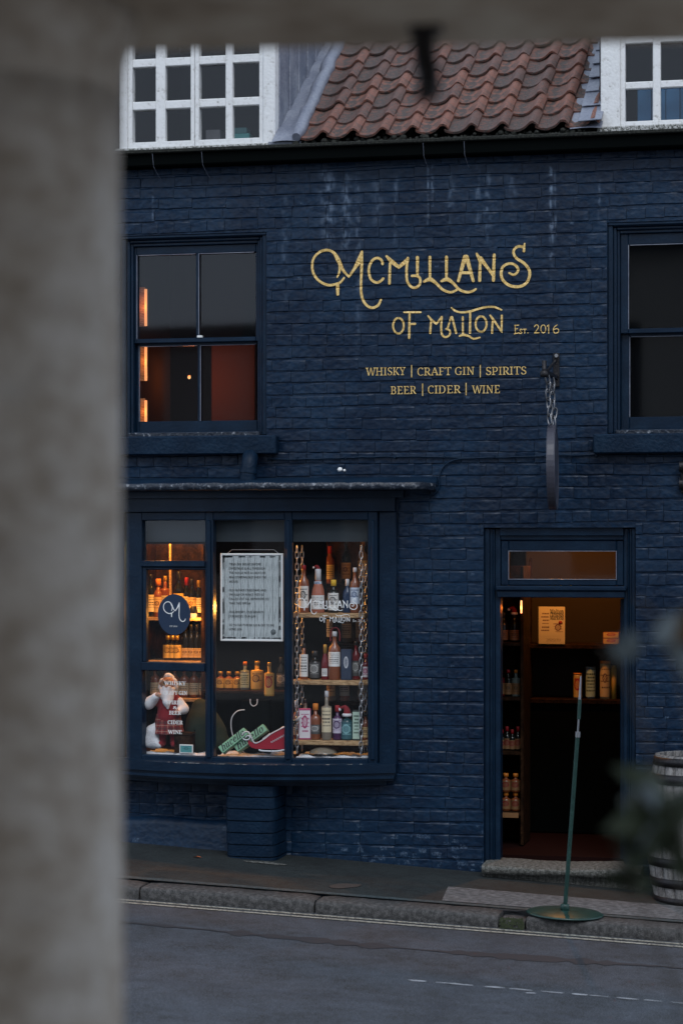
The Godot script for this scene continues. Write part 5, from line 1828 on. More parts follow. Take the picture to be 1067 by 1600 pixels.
func notice_board() -> void:
	var z := 0.1
	var x0: float = BOARD[0]
	var y0: float = BOARD[1]
	var x1: float = BOARD[2]
	var y1: float = BOARD[3]
	var w := x1 - x0
	var h := y1 - y0
	var o := thing("notice_board", "whitewashed wooden board with a printed festive verse hanging in the bay window", "sign", Vector3(x0, y0, z))
	var edges := [0.0, 0.055, 0.20, 0.32, 0.44, 0.55, 0.70, 0.84, 0.94, 1.0]
	for i in edges.size() - 1:
		var st := mb()
		box(st, Vector3(w * edges[i] + 0.001, 0.002, 0), Vector3(w * edges[i + 1] - 0.001, h - 0.002, 0.012 + (0.002 if i % 2 else 0.0)), 0.0015)
		put("board_plank", mesh_of(st), M.board, o)
	put("backing", mesh_of(bx(0.004, 0.004, -0.006, w - 0.004, h - 0.004, -0.0005)), M.iron, o)
	var st := mb()
	frame4(st, -0.006, -0.006, w + 0.006, h + 0.006, 0.013, 0.013, 0.013, 0.013, -0.005, 0.019, 0.003)
	put("white_frame", mesh_of(st), M.white_vinyl, o)
	# dark worn border just inside the frame
	st = mb()
	for i in 90:
		var u := rng.randf()
		var p := [Vector2(u * w, h - 0.016), Vector2(u * w, 0.016), Vector2(w - 0.017, u * h), Vector2(0.014, u * h)][i % 4] as Vector2
		var a := rng.randf_range(0.004, 0.02)
		var b := rng.randf_range(0.002, 0.006)
		if i % 4 > 1:
			var t := a
			a = b
			b = t * 1.6
		poly(st, [Vector3(p.x - a, p.y - b, 0.0149), Vector3(p.x + a, p.y - b * 0.7, 0.0149), Vector3(p.x + a * 0.8, p.y + b, 0.0149), Vector3(p.x - a, p.y + b * 0.8, 0.0149)], Vector3.BACK)
	put("dark_border", mesh_of(st), plain(0.045, 0.05, 0.055, 0.8), o)
	var verse := ["TWAS THE NIGHT BEFORE", "CHRISTMAS & ALL THROUGH", "THE HOUSE NOT A CREATURE", "WAS STIRRING NOT EVEN THE", "MOUSE", "", "OLD FATHER CHRISTMAS AND", "ENOUGH OF MINCE PIES SO", "CALLED OUT ALL REINDEERS TO", "TAKE THIS BREAK", "", "OUR WHISKY, OUR BRANDY,", "OUR BEERS, OUR GIN", "", "SO TO THE PUB WE GO & GET TO ME", "SOME GIN"]
	for i in verse.size():
		if verse[i] == "":
			continue
		var t := text_mesh(verse[i], 0.0135, "Droid Sans", false, 0.0008)
		var bb := t.get_aabb()
		var m := put("verse_line", t, M.ink, o)
		var s := minf(1.0, w * 0.74 / bb.size.x)
		m.scale = Vector3(s, 1, 1)
		m.position = Vector3(w * 0.13 + bb.size.x * s / 2.0, h * 0.885 - i * h * 0.0505, 0.0158)
	st = mb()
	tube(st, [Vector3(w * 0.09, h + 0.004, 0.006), Vector3(w * 0.17, h + 0.03, 0.006), Vector3(w * 0.86, h + 0.03, 0.006), Vector3(w * 0.94, h + 0.004, 0.006)], 0.0016, 5)
	put("hanging_wire", mesh_of(st), M.steel, o)
	st = mb()
	lathe(st, [Vector2(0, 0), Vector2(0.018, 0), Vector2(0.017, 0.001), Vector2(0, 0.0012)], 16, Transform3D(Basis(Vector3.RIGHT, PI / 2), Vector3(w * 0.855, h * 0.1, 0.0155)))
	put("round_seal", mesh_of(st), plain(0.1, 0.12, 0.125, 0.7), o)

const BOARD := [-0.778, 1.472, -0.368, 2.033]

func pane_z(x: float) -> float:
	return 0.02 + bow(x, 0.15) - 0.03

func window_lettering() -> void:
	# white name across the shelf light
	var o := thing("window_decal", "white shop name lettering stuck on the bay window pane before the shelves", "lettering", Vector3.ZERO)
	var s := 90.0 / 343.0
	var flat := func(x: float, _y: float) -> float: return 0.02 + bow(BAY_X[4], 0.15) + (x - BAY_X[4]) / (BAY_X[5] - BAY_X[4]) * (bow(BAY_X[5], 0.15) - bow(BAY_X[4], 0.15)) - 0.031
	for line in [1, 2, 3]:
		var st := mb()
		var lift := 0.0
		for q in LETTER_STROKES:
			if q[0] == line:
				stroke(st, q[2], q[1] == 1, s * 1.02, Vector3(-0.076, 1.664, 0.0 + lift), 0.02, flat)
				lift = 0.0002 if lift == 0.0 else (0.0004 if lift == 0.0002 else 0.0)
		put("white_lettering", mesh_of(st), M.white_vinyl, o)
	# round blue disc with the monogram
	var d := thing("round_decal", "round navy sticker with white monogram on the bay window pane", "sticker", Vector3(-1.092, 1.637, 0.135))
	d.rotation.y = -0.07
	var st := mb()
	var pg := PackedVector2Array()
	for i in 40:
		var a := TAU * i / 40
		pg.append(Vector2(cos(a) * 0.115, sin(a) * 0.134))
	prism(st, pg, -0.001, 0.001, Transform3D(Basis(Vector3.RIGHT, PI / 2), Vector3.ZERO))
	put("navy_disc", mesh_of(st), plain(0.008, 0.024, 0.06, 0.4), d)
	st = mb()
	for k in 5:
		var q: Array = LETTER_STROKES[k]
		stroke(st, q[2], q[1] == 1, 0.335, Vector3(0.165, -0.022, 0.0018 + k * 0.0002), 0.02, func(_x: float, _y: float) -> float: return 0.0)
	put("monogram", mesh_of(st), M.white_vinyl, d)
	var t := text_mesh("EST 2016", 0.009, "Droid Serif", false, 0.0006)
	put("small_print", t, M.white_vinyl, d).position = Vector3(-0.005, -0.077, 0.002)
	# list of drinks low on the divided light
	var l := thing("window_decal", "white list of drinks lettered on the pane before the bearded doll", "lettering", Vector3(-1.095, 1.024, 0.108))
	l.rotation.y = -0.07
	var rows := [["WHISKY", 0.160, 0.151], ["CRAFT GIN", 0.097, 0.168], ["SPIRITS", 0.034, 0.126], ["&", 0.0, 0.029], ["BEER", -0.034, 0.084], ["CIDER", -0.097, 0.105], ["WINE", -0.160, 0.097]]
	for r in rows:
		var tm := text_mesh(r[0], 0.034 if r[0] != "&" else 0.026, "Droid Serif", true, 0.0006)
		var bb := tm.get_aabb()
		var m := put("white_lettering", tm, M.white_vinyl, l)
		var want: float = r[2]
		m.scale = Vector3(want / bb.size.x, 0.7, 1)
		m.position = Vector3(0, r[1], 0)

func bearded_doll() -> void:
	var at := Vector3(-1.181, 0.758, -0.02)
	var o := thing("bearded_doll", "white bearded doll in red coat and tartan kilt on snow", "doll", at, 0.12)
	var st := mb()
	blend(st, [[Vector3(0, 0.20, 0), Vector3(0, 0.30, 0), 0.075, 0.062], [Vector3(0, 0.30, 0), Vector3(0, 0.345, 0), 0.06, 0.035], [Vector3(-0.05, 0.31, 0), Vector3(-0.085, 0.30, 0.01), 0.035, 0.03], [Vector3(0.05, 0.31, 0), Vector3(0.085, 0.29, 0.01), 0.035, 0.03]], 0.009, 0.03)
	put("red_coat", mesh_of(st), M.red_cloth, o)
	st = mb()
	blend(st, [[Vector3(-0.075, 0.32, 0.015), Vector3(-0.125, 0.285, 0.03), 0.03, 0.034], [Vector3(-0.125, 0.285, 0.03), Vector3(-0.07, 0.335, 0.07), 0.034, 0.026]], 0.009, 0.03)
	put("sleeve", mesh_of(st), M.white_cloth, o)
	st = mb()
	blend(st, [[Vector3(0.08, 0.30, 0.015), Vector3(0.11, 0.25, 0.03), 0.028, 0.028], [Vector3(0.11, 0.25, 0.03), Vector3(0.08, 0.235, 0.075), 0.028, 0.022]], 0.009, 0.03)
	put("sleeve", mesh_of(st), M.white_cloth, o)
	st = mb()
	blend(st, [[Vector3(0, 0.405, 0.01), Vector3(0, 0.42, 0.012), 0.046, 0.044], [Vector3(0, 0.408, 0.05), Vector3(0, 0.4, 0.062), 0.012, 0.014], [Vector3(-0.045, 0.41, 0.01), Vector3(-0.05, 0.415, 0.01), 0.011, 0.011], [Vector3(0.045, 0.41, 0.01), Vector3(0.05, 0.415, 0.01), 0.011, 0.011]], 0.007, 0.012)
	put("head", mesh_of(st), M.skin, o)
	for s in [-1.0, 1.0]:
		st = mb()
		blend(st, [[Vector3(s * 0.016, 0.421, 0.052), Vector3(s * 0.016, 0.422, 0.052), 0.006, 0.006]], 0.003, 0.004)
		put("eye", mesh_of(st), M.black, o)
	st = mb()
	blend(st, [[Vector3(0, 0.458, -0.005), Vector3(0, 0.445, -0.025), 0.03, 0.04], [Vector3(-0.044, 0.435, -0.005), Vector3(-0.048, 0.39, 0.005), 0.016, 0.02], [Vector3(0.044, 0.435, -0.005), Vector3(0.048, 0.39, 0.005), 0.016, 0.02], [Vector3(0, 0.372, 0.05), Vector3(0.004, 0.30, 0.07), 0.03, 0.026], [Vector3(0.004, 0.30, 0.075), Vector3(0.012, 0.255, 0.075), 0.026, 0.008], [Vector3(-0.034, 0.378, 0.035), Vector3(-0.022, 0.33, 0.055), 0.018, 0.02], [Vector3(0.034, 0.378, 0.035), Vector3(0.026, 0.32, 0.055), 0.018, 0.02], [Vector3(-0.024, 0.397, 0.06), Vector3(0.024, 0.397, 0.06), 0.007, 0.007], [Vector3(-0.024, 0.44, 0.048), Vector3(-0.008, 0.435, 0.05), 0.006, 0.005], [Vector3(0.024, 0.437, 0.048), Vector3(0.008, 0.435, 0.05), 0.006, 0.005]], 0.007, 0.014)
	put("beard_and_hair", mesh_of(st), M.white_cloth, o)
	# glasses pushed up on the forehead
	for s in [-1.0, 1.0]:
		st = mb()
		var ring := []
		for i in 12:
			var a := TAU * i / 12
			ring.append(Vector3(s * 0.019 + cos(a) * 0.013, 0.425 + sin(a) * 0.011, 0.058))
		tube(st, ring, 0.0018, 5, true)
		put("spectacles", mesh_of(st), M.cap_gold, o)
	# pleated kilt
	st = mb()
	st.set_smooth_group(0)
	var n := 36
	for i in n:
		for k in 4:
			var q := []
			for e in [[0, 0], [1, 0], [1, 1], [0, 1]]:
				var a: float = TAU * (i + e[0]) / n
				var t: float = (k + e[1]) / 4.0
				var rr: float = lerpf(0.078, 0.105, t) * (1.0 + (0.05 * t if int(i + e[0]) % 2 else 0.0))
				q.append(Vector3(cos(a) * rr, lerpf(0.215, 0.085, t), sin(a) * rr * 0.8))
			poly(st, q, Vector3(cos(TAU * (i + 0.5) / n), 0.1, sin(TAU * (i + 0.5) / n)))
	put("kilt", mesh_of(st), M.tartan, o)
	for s in [-1.0, 1.0]:
		st = mb()
		blend(st, [[Vector3(s * 0.04, 0.12, 0), Vector3(s * 0.042, 0.03, 0), 0.034, 0.026], [Vector3(s * 0.042, 0.02, 0), Vector3(s * 0.045, 0.018, 0.05), 0.024, 0.02]], 0.008, 0.02)
		put("leg", mesh_of(st), M.red_cloth, o)
	for s in [-1.0, 1.0]:
		st = mb()
		var c := Vector3(-0.062, 0.345, 0.082) if s < 0 else Vector3(0.068, 0.232, 0.09)
		var bones := [[c, c + Vector3(0.012, 0.006, 0.006), 0.014, 0.013]]
		for f in 4:
			bones.append([c + Vector3(0.014, 0.009 - f * 0.006, 0.008), c + Vector3(0.03 - f * 0.002, 0.008 - f * 0.006, 0.018), 0.0045, 0.004])
		bones.append([c + Vector3(0.004, 0.012, 0.006), c + Vector3(0.014, 0.024, 0.014), 0.0045, 0.004])
		blend(st, bones, 0.0035, 0.004)
		put("hand", mesh_of(st), M.skin, o)
	# white sack leaning by the doll
	var k := thing("white_sack", "crumpled white fleece sack leaning beside the bearded doll", "sack", at + Vector3(-0.095, 0.0, 0.03))
	st = mb()
	blend(st, [[Vector3(0, 0.03, 0), Vector3(-0.005, 0.1, 0), 0.045, 0.042], [Vector3(-0.005, 0.1, 0), Vector3(0.02, 0.14, 0.0), 0.042, 0.02], [Vector3(0.03, 0.02, 0.02), Vector3(0.05, 0.01, 0.03), 0.028, 0.02], [Vector3(-0.03, 0.02, 0.02), Vector3(-0.03, 0.06, 0.03), 0.025, 0.016]], 0.009, 0.02)
	put("fleece", mesh_of(st), M.snow, k)

func window_floor() -> void:
	# crumpled white fleece as snow on the display shelf
	var f := thing("snow_blanket", "crumpled white fleece spread as snow along the bay window floor", "blanket", Vector3.ZERO)
	var n := FastNoiseLite.new()
	n.seed = 4
	n.frequency = 6.0
	for seg in [[BAY_X[0] + 0.005, BAY_X[1] - 0.005], [BAY_X[2] + 0.005, BAY_X[3] - 0.005], [BAY_X[4] + 0.005, BAY_X[5] - 0.005]]:
		var st := mb()
		st.set_smooth_group(0)
		var nx := 36
		var nz := 12
		var hgt := func(x: float, z: float) -> float:
			return 0.703 + 0.008 + 0.02 * maxf(0.0, n.get_noise_2d(x, z * 1.5) + 0.25) + 0.009 * n.get_noise_2d(x * 3.0 + 9.0, z * 4.0)
		for i in nx:
			for j in nz:
				var q := []
				for e in [[0, 0], [1, 0], [1, 1], [0, 1]]:
					var x := lerpf(seg[0], seg[1], float(i + e[0]) / nx)
					var z := lerpf(-0.25, -0.06 + bow(x, 0.13), float(j + e[1]) / nz)
					q.append(Vector3(x, hgt.call(x, z), z))
				poly(st, q, Vector3.UP)
		for i in nx:
			var q := []
			for e in 2:
				var x := lerpf(seg[0], seg[1], float(i + e) / nx)
				var z := -0.06 + bow(x, 0.13)
				q.append([Vector3(x, hgt.call(x, z), z), Vector3(x, 0.701, z + 0.006)])
			poly(st, [q[0][0], q[1][0], q[1][1], q[0][1]], Vector3.BACK)
		put("fleece", mesh_of(st), M.snow, f)
	# brown chest with a teal picture card against it
	var c := carton("small_chest", Vector3(-1.060, 0.722, 0.0), 0.115, 0.115, 0.09, M.dark_wood, null, "small brown wooden chest beside the bearded doll", "", -0.1)
	put("chest_lid", mesh_of(bx(-0.062, 0.1155, -0.05, 0.062, 0.135, 0.05, 0.004)), M.dark_wood, c)
	var p := thing("picture_card", "white bordered teal picture card leaning on the brown chest", "card", Vector3(-1.031, 0.722, 0.062), -0.1)
	put("card_border", mesh_of(bx(-0.048, 0, -0.003, 0.048, 0.058, 0.003, 0.001)), M.white_vinyl, p)
	put("picture", face_quad(-0.041, 0.007, 0.041, 0.051, 0.0042), print_mat(31, Color(0.08, 0.3, 0.3), Color(0.02, 0.1, 0.12), 3, 0.2), p)
	# dark green sack of presents
	var g := thing("dark_green_sack", "bulky dark green cloth sack behind the doll", "sack", Vector3(-0.976, 0.70, -0.15))
	var st := mb()
	blend(st, [[Vector3(0, 0.1, 0), Vector3(0, 0.2, 0), 0.12, 0.11], [Vector3(0.0, 0.2, 0), Vector3(-0.02, 0.31, 0), 0.11, 0.06], [Vector3(0.09, 0.1, 0.0), Vector3(0.09, 0.14, 0.0), 0.09, 0.07]], 0.016, 0.05)
	put("cloth_body", mesh_of(st), M.green_dark, g)
	# black gift bag with white cord handle
	var b := thing("gift_bag", "black gift bag with looped white cord handle in the bay window", "bag", Vector3(-0.615, 0.72, -0.12), 0.1)
	st = mb()
	var q0 := [Vector3(-0.1, 0, -0.05), Vector3(0.11, 0, -0.05), Vector3(0.11, 0, 0.05), Vector3(-0.1, 0, 0.05)]
	var q1 := [Vector3(-0.085, 0.34, -0.03), Vector3(0.1, 0.35, -0.03), Vector3(0.1, 0.35, 0.03), Vector3(-0.085, 0.34, 0.03)]
	for i in 4:
		poly(st, [q0[i], q0[(i + 1) % 4], q1[(i + 1) % 4], q1[i]], (q0[i] + q0[(i + 1) % 4]) / 2.0)
	poly(st, q0, Vector3.DOWN)
	poly(st, q1, Vector3.UP)
	put("paper_body", mesh_of(st), M.shop_black, b)
	st = mb()
	tube(st, bez([Vector3(-0.06, 0.285, 0.045), Vector3(-0.11, 0.275, 0.06), Vector3(-0.145, 0.22, 0.07), Vector3(-0.135, 0.12, 0.075), Vector3(-0.08, 0.03, 0.085), Vector3(-0.04, -0.005, 0.09)], 6), 0.0034, 7)
	put("cord_handle", mesh_of(st), M.cap_white, b)
	st = mb()
	tube(st, bez([Vector3(-0.025, 0.355, 0.03), Vector3(-0.02, 0.325, 0.045), Vector3(0.0, 0.31, 0.048), Vector3(0.022, 0.325, 0.045), Vector3(0.022, 0.355, 0.03)], 5), 0.0026, 7)
	put("cord_handle", mesh_of(st), M.cap_white, b)
	# two long green cartons lying askew
	for k in 2:
		var o := thing("long_carton", ["pale green long carton with dark script, leaning in front of the gift bag", "pale green long carton with dark script, its end by the red sleigh"][k], "box", [Vector3(-0.695, 0.812, 0.100), Vector3(-0.587, 0.828, 0.070)][k])
		o.rotation = Vector3(-0.25, 0.0, [0.68, 0.66][k])
		var len_: float = [0.21, 0.24][k]
		put("carton_body", mesh_of(bx(-len_ / 2, -0.026, -0.03, len_ / 2, 0.026, 0.03, 0.002)), M.green_card, o)
		var t := text_mesh("hucello", 0.042, "Droid Serif", true, 0.0008)
		var bb := t.get_aabb()
		var m := put("script_print", t, M.ink, o)
		var sx := len_ * 0.86 / bb.size.x
		m.transform = Transform3D(Basis(Vector3(sx, 0, 0), Vector3(0.35, 1.0, 0), Vector3(0, 0, 1)), Vector3(0, 0.002, 0.0312))
	# red sleigh with bottles
	var s := thing("toy_sleigh", "red painted toy sleigh with white scroll edging", "sleigh", Vector3(-0.464, 0.754, 0.060))
	var prof := [Vector2(-0.128, 0.075), Vector2(-0.118, 0.058), Vector2(-0.095, 0.05), Vector2(-0.07, 0.05), Vector2(-0.045, 0.06), Vector2(-0.02, 0.078), Vector2(0.03, 0.115), Vector2(0.075, 0.14), Vector2(0.13, 0.165), Vector2(0.13, 0.02), Vector2(0.08, 0.012), Vector2(-0.08, 0.012), Vector2(-0.11, 0.02), Vector2(-0.135, 0.045)]
	var fine := PackedVector2Array(prof)
	for z in [0.045, -0.06]:
		st = mb()
		prism(st, fine, 0.0, 0.012, Transform3D(Basis(Vector3.RIGHT, Vector3(0, 0, 1), Vector3(0, 1, 0)), Vector3(0, 0, z)))
		put("side_panel", mesh_of(st), plain(0.32, 0.01, 0.025, 0.4), s)
	put("sleigh_floor", mesh_of(bx(-0.09, 0.014, -0.047, 0.12, 0.024, 0.044)), M.red_glass, s)
	st = mb()
	tube(st, bez([Vector3(-0.15, 0.085, 0.058), Vector3(-0.135, 0.098, 0.058), Vector3(-0.12, 0.088, 0.058), Vector3(-0.13, 0.072, 0.058), Vector3(-0.155, 0.07, 0.058), Vector3(-0.172, 0.09, 0.058), Vector3(-0.16, 0.118, 0.058), Vector3(-0.13, 0.12, 0.058), Vector3(-0.112, 0.09, 0.058), Vector3(-0.095, 0.055, 0.058), Vector3(-0.07, 0.052, 0.058), Vector3(-0.02, 0.08, 0.058), Vector3(0.03, 0.117, 0.058), Vector3(0.13, 0.167, 0.058)], 5), 0.0045, 6)
	put("scroll_edging", mesh_of(st), M.cap_white, s)
	st = mb()
	tube(st, bez([Vector3(-0.06, 0.006, 0.06), Vector3(-0.03, 0.0, 0.06), Vector3(0.06, 0.0, 0.06), Vector3(0.12, 0.012, 0.06)], 5), 0.006, 6)
	put("runner", mesh_of(st), M.cap_white, s)
	st = mb()
	var wave := []
	for i in 40:
		var u := i / 39.0
		wave.append(Vector3(0.02 + u * 0.095, 0.055 + u * 0.052 + 0.007 * sin(u * 44.0), 0.0585))
	tube(st, wave, 0.0016, 4)
	put("painted_script", mesh_of(st), M.cap_white, s)
	var bt := [[Vector3(-0.04, 0.045, 0.0), -0.95, M.cap_white, "dark bottle with white neck lying in the red sleigh"], [Vector3(0.03, 0.07, -0.012), -0.92, M.cap_black, "dark bottle with white label lying in the red sleigh"], [Vector3(0.085, 0.1, 0.01), -0.85, M.cap_white, "third dark bottle propped high in the red sleigh"]]
	for q in bt:
		var o := bottle("wine_bottle", Vector3(-0.464, 0.754, 0.060) + q[0] + Vector3(-0.03, -0.01, -0.01), "wine", 0.024, 0.2, M.dark_glass, M.label_white, [0.2, 0.5], q[2], q[3])
		o.rotation.z = q[1]
	# glass dish at the end of the fleece
	var d := thing("glass_dish", "shallow upturned smoky glass dish on the fleece below the plank shelves", "dish", Vector3(-0.127, 0.735, -0.03))
	st = mb()
	lathe(st, [Vector2(0.095, 0), Vector2(0.085, 0.018), Vector2(0.05, 0.036), Vector2(0.015, 0.042), Vector2(0, 0.043)], 24)
	put("bowl", mesh_of(st), M.clear_glass, d)

func spot_lamp(at: Vector3, energy: float, label: String, color := Color(1.0, 0.66, 0.29)) -> void:
	var o := thing("spot_lamp", label, "lamp", at, 0.0, "small warm lamps in the shop")
	var st := mb()
	lathe(st, [Vector2(0.0, 0.06), Vector2(0.02, 0.06), Vector2(0.028, 0.02), Vector2(0.03, 0.012), Vector2(0.0, 0.012)], 14)
	put("lamp_cap", mesh_of(st), M.black, o)
	st = mb()
	lathe(st, [Vector2(0.0, -0.024), Vector2(0.018, -0.016), Vector2(0.024, 0.0), Vector2(0.018, 0.0118), Vector2(0, 0.0118)], 14)
	put("bulb", mesh_of(st), glow(1.0, 0.5, 0.16, 0.9), o)
	lamp(Vector3(0, -0.004, 0), energy, color, 0.02, o)

func back_shelves() -> void:
	# open shelf unit behind the divided light
	var z := -0.5
	var o := thing("wine_rack", "dark wooden shelf unit of bottles behind the divided bay light", "shelf", Vector3.ZERO)
	var ys := [1.600, 1.302, 1.047]
	for y in ys:
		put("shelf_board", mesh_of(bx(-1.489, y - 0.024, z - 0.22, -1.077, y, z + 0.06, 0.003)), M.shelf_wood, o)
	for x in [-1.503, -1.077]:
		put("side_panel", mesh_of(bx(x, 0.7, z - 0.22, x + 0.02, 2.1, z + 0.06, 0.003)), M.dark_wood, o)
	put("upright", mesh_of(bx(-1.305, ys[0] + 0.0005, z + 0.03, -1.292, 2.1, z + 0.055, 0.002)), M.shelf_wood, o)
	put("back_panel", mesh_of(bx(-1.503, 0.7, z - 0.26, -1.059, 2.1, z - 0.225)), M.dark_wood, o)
	var g := "bottles in the wooden rack"
	var kinds := [[-1.452, "whisky", 0.034, 0.29, M.dark_glass, M.label_cream, M.cap_black, "dark whisky bottle by the rack side panel, top board"], [-1.402, "squat", 0.038, 0.26, M.amber, M.label_tan, M.cap_orange, "squat amber bottle with orange stopper on the rack top board"], [-1.356, "plain", 0.034, 0.28, M.amber, M.label_cream, M.cap_gold, "plain amber bottle with gold stopper on the rack top board"], [-1.251, "wine", 0.036, 0.31, M.dark_glass, M.label_yellow, M.cap_black, "dark bottle with yellow label beside the rack upright"], [-1.205, "wine", 0.034, 0.27, M.dark_glass, M.label_cream, M.cap_red, "dark wine bottle with red capsule on the rack top board"], [-1.164, "wine", 0.034, 0.26, M.dark_glass, M.label_tan, M.cap_black, "dark wine bottle with tan label and black capsule, rack top board"], [-1.123, "wine", 0.034, 0.25, M.dark_glass, M.label_cream, M.cap_gold, "dark wine bottle with gold capsule at the rack board end"]]
	var said := ""
	for q in kinds:
		said = q[7]
		bottle("rack_bottle", Vector3(q[0], ys[0] + 0.001, z - 0.02 + rng.randf_range(-0.03, 0.03)), q[1], q[2], q[3], q[4], q[5], [0.12, 0.52], q[6], said, g)
	for k in 3:
		bottle("rack_bottle", Vector3(-1.333 + k * 0.032, ys[1] + 0.001, z - 0.01), "squat", 0.033, 0.17, M.dark_glass, M.label_yellow, [0.1, 0.62, 3.0], M.cap_gold, "squat bottle with a broad yellow label in the wooden rack", g)
	for k in 4:
		bottle("rack_bottle", Vector3(-1.209 + k * 0.040, ys[1] + 0.001, z - 0.02), "wine", 0.031, 0.25, M.dark_glass, M.label_tan, [0.08, 0.34, 3.0], M.cap_black, "dark wine bottle with a low tan label in the wooden rack", g)
	for k in 6:
		bottle("rack_bottle", Vector3(-1.434 + k * 0.070, ys[2] + 0.001, z - 0.04), "whisky", 0.034, 0.2, M.amber, M.label_cream, [0.1, 0.5], M.cap_black, "amber bottle on the lowest board of the wooden rack", g)
	# lower stand of gin bottles behind the middle light
	var s := thing("gin_stand", "low dark stand carrying gin bottles behind the gift bag", "shelf", Vector3.ZERO)
	var yb := 1.113
	put("stand_top", mesh_of(bx(-1.036, yb - 0.02, -0.55, -0.454, yb, -0.34, 0.003)), M.dark_wood, s)
	put("stand_body", mesh_of(bx(-1.009, 0.1, -0.53, -0.481, yb - 0.021, -0.40)), M.shop_black, s)
	var zz := -0.42
	bottle("gin_bottle", Vector3(-0.762, yb + 0.001, zz), "plain", 0.032, 0.19, M.grey_glass, M.label_green, [0.08, 0.6], M.cap_orange, "grey green gin bottle with orange stopper on the low stand")
	bottle("gin_bottle", Vector3(-0.677, yb + 0.001, zz), "plain", 0.043, 0.195, M.yellow_glass, M.label_yellow, [0.05, 0.66], M.cap_gold, "broad yellow gin bottle with an arched label on the low stand")
	bottle("gin_bottle", Vector3(-0.561, yb - 0.03, zz + 0.12), "plain", 0.034, 0.225, M.yellow_glass, M.label_leaf, [0.05, 0.68], M.cap_gold, "yellow gin bottle printed with a red leaf")
	for k in 3:
		bottle("gin_bottle", Vector3(-0.946 + k * 0.060, yb + 0.001, zz - 0.04), "squat", 0.031, 0.12, M.amber, M.label_yellow, [0.08, 0.6], M.cap_gold, "squat little bottle with arched yellow label on the low stand", "squat bottles on the low stand")
	for k in 2:
		bottle("gin_bottle", Vector3(-0.525 + k * 0.048, yb + 0.001, zz - 0.06), "wine", 0.032, 0.22, M.dark_glass, M.label_dark, [0.1, 0.5], M.cap_black, "unlit dark bottle at the end of the low stand", "dark bottles on the low stand")
	# far wall shelves seen past the hanging planks
	var w := thing("wall_shelf", "dim wooden wall shelf of bottles deep in the shop", "shelf", Vector3.ZERO)
	for k in 3:
		put("shelf_board", mesh_of(bx(-0.6, 0.95 + k * 0.42, -1.55, 0.48, 0.975 + k * 0.42, -1.3, 0.003)), M.dark_wood, w)
	put("back_panel", mesh_of(bx(-0.62, 0.3, -1.6, 0.49, 2.2, -1.56)), M.dark_wood, w)
	for k in 3:
		for i in 9:
			var kind: String = ["wine", "whisky", "squat"][(i + k) % 3]
			bottle("shelf_bottle", Vector3(-0.52 + i * 0.115 + rng.randf_range(-0.015, 0.015), 0.976 + k * 0.42, -1.42), kind, 0.036, 0.27 + 0.03 * ((i * 7 + k) % 3), [M.dark_glass, M.amber, M.rose_glass, M.clear_glass][(i * 3 + k) % 4], [M.label_cream, M.label_tan, M.label_white][(i + k) % 3], [0.12, 0.5], [M.cap_black, M.cap_gold, M.cap_red][(i + 2 * k) % 3], "dim bottle on the wall shelf deep in the shop", "bottles on the wall shelf")
	put("lamp_blocking_panel", mesh_of(bx(-0.42, 0.72, -1.3, -0.40, 2.3, -0.3)), M.shop_black, w)  # dark panel added to keep the rack lamps off the wall shelf
	# warm lamps
	spot_lamp(Vector3(-1.272, 2.24, -0.22), 0.44, "small warm lamp above the wooden rack")
	spot_lamp(Vector3(-1.100, 1.62, -0.34), 0.06, "small warm lamp under the top board of the rack")
	spot_lamp(Vector3(-0.663, 1.68, -0.3), 0.15, "small warm lamp above the gin stand")
	spot_lamp(Vector3(-0.1, 2.2, -1.0), 0.016, "small warm lamp before the wall shelf")

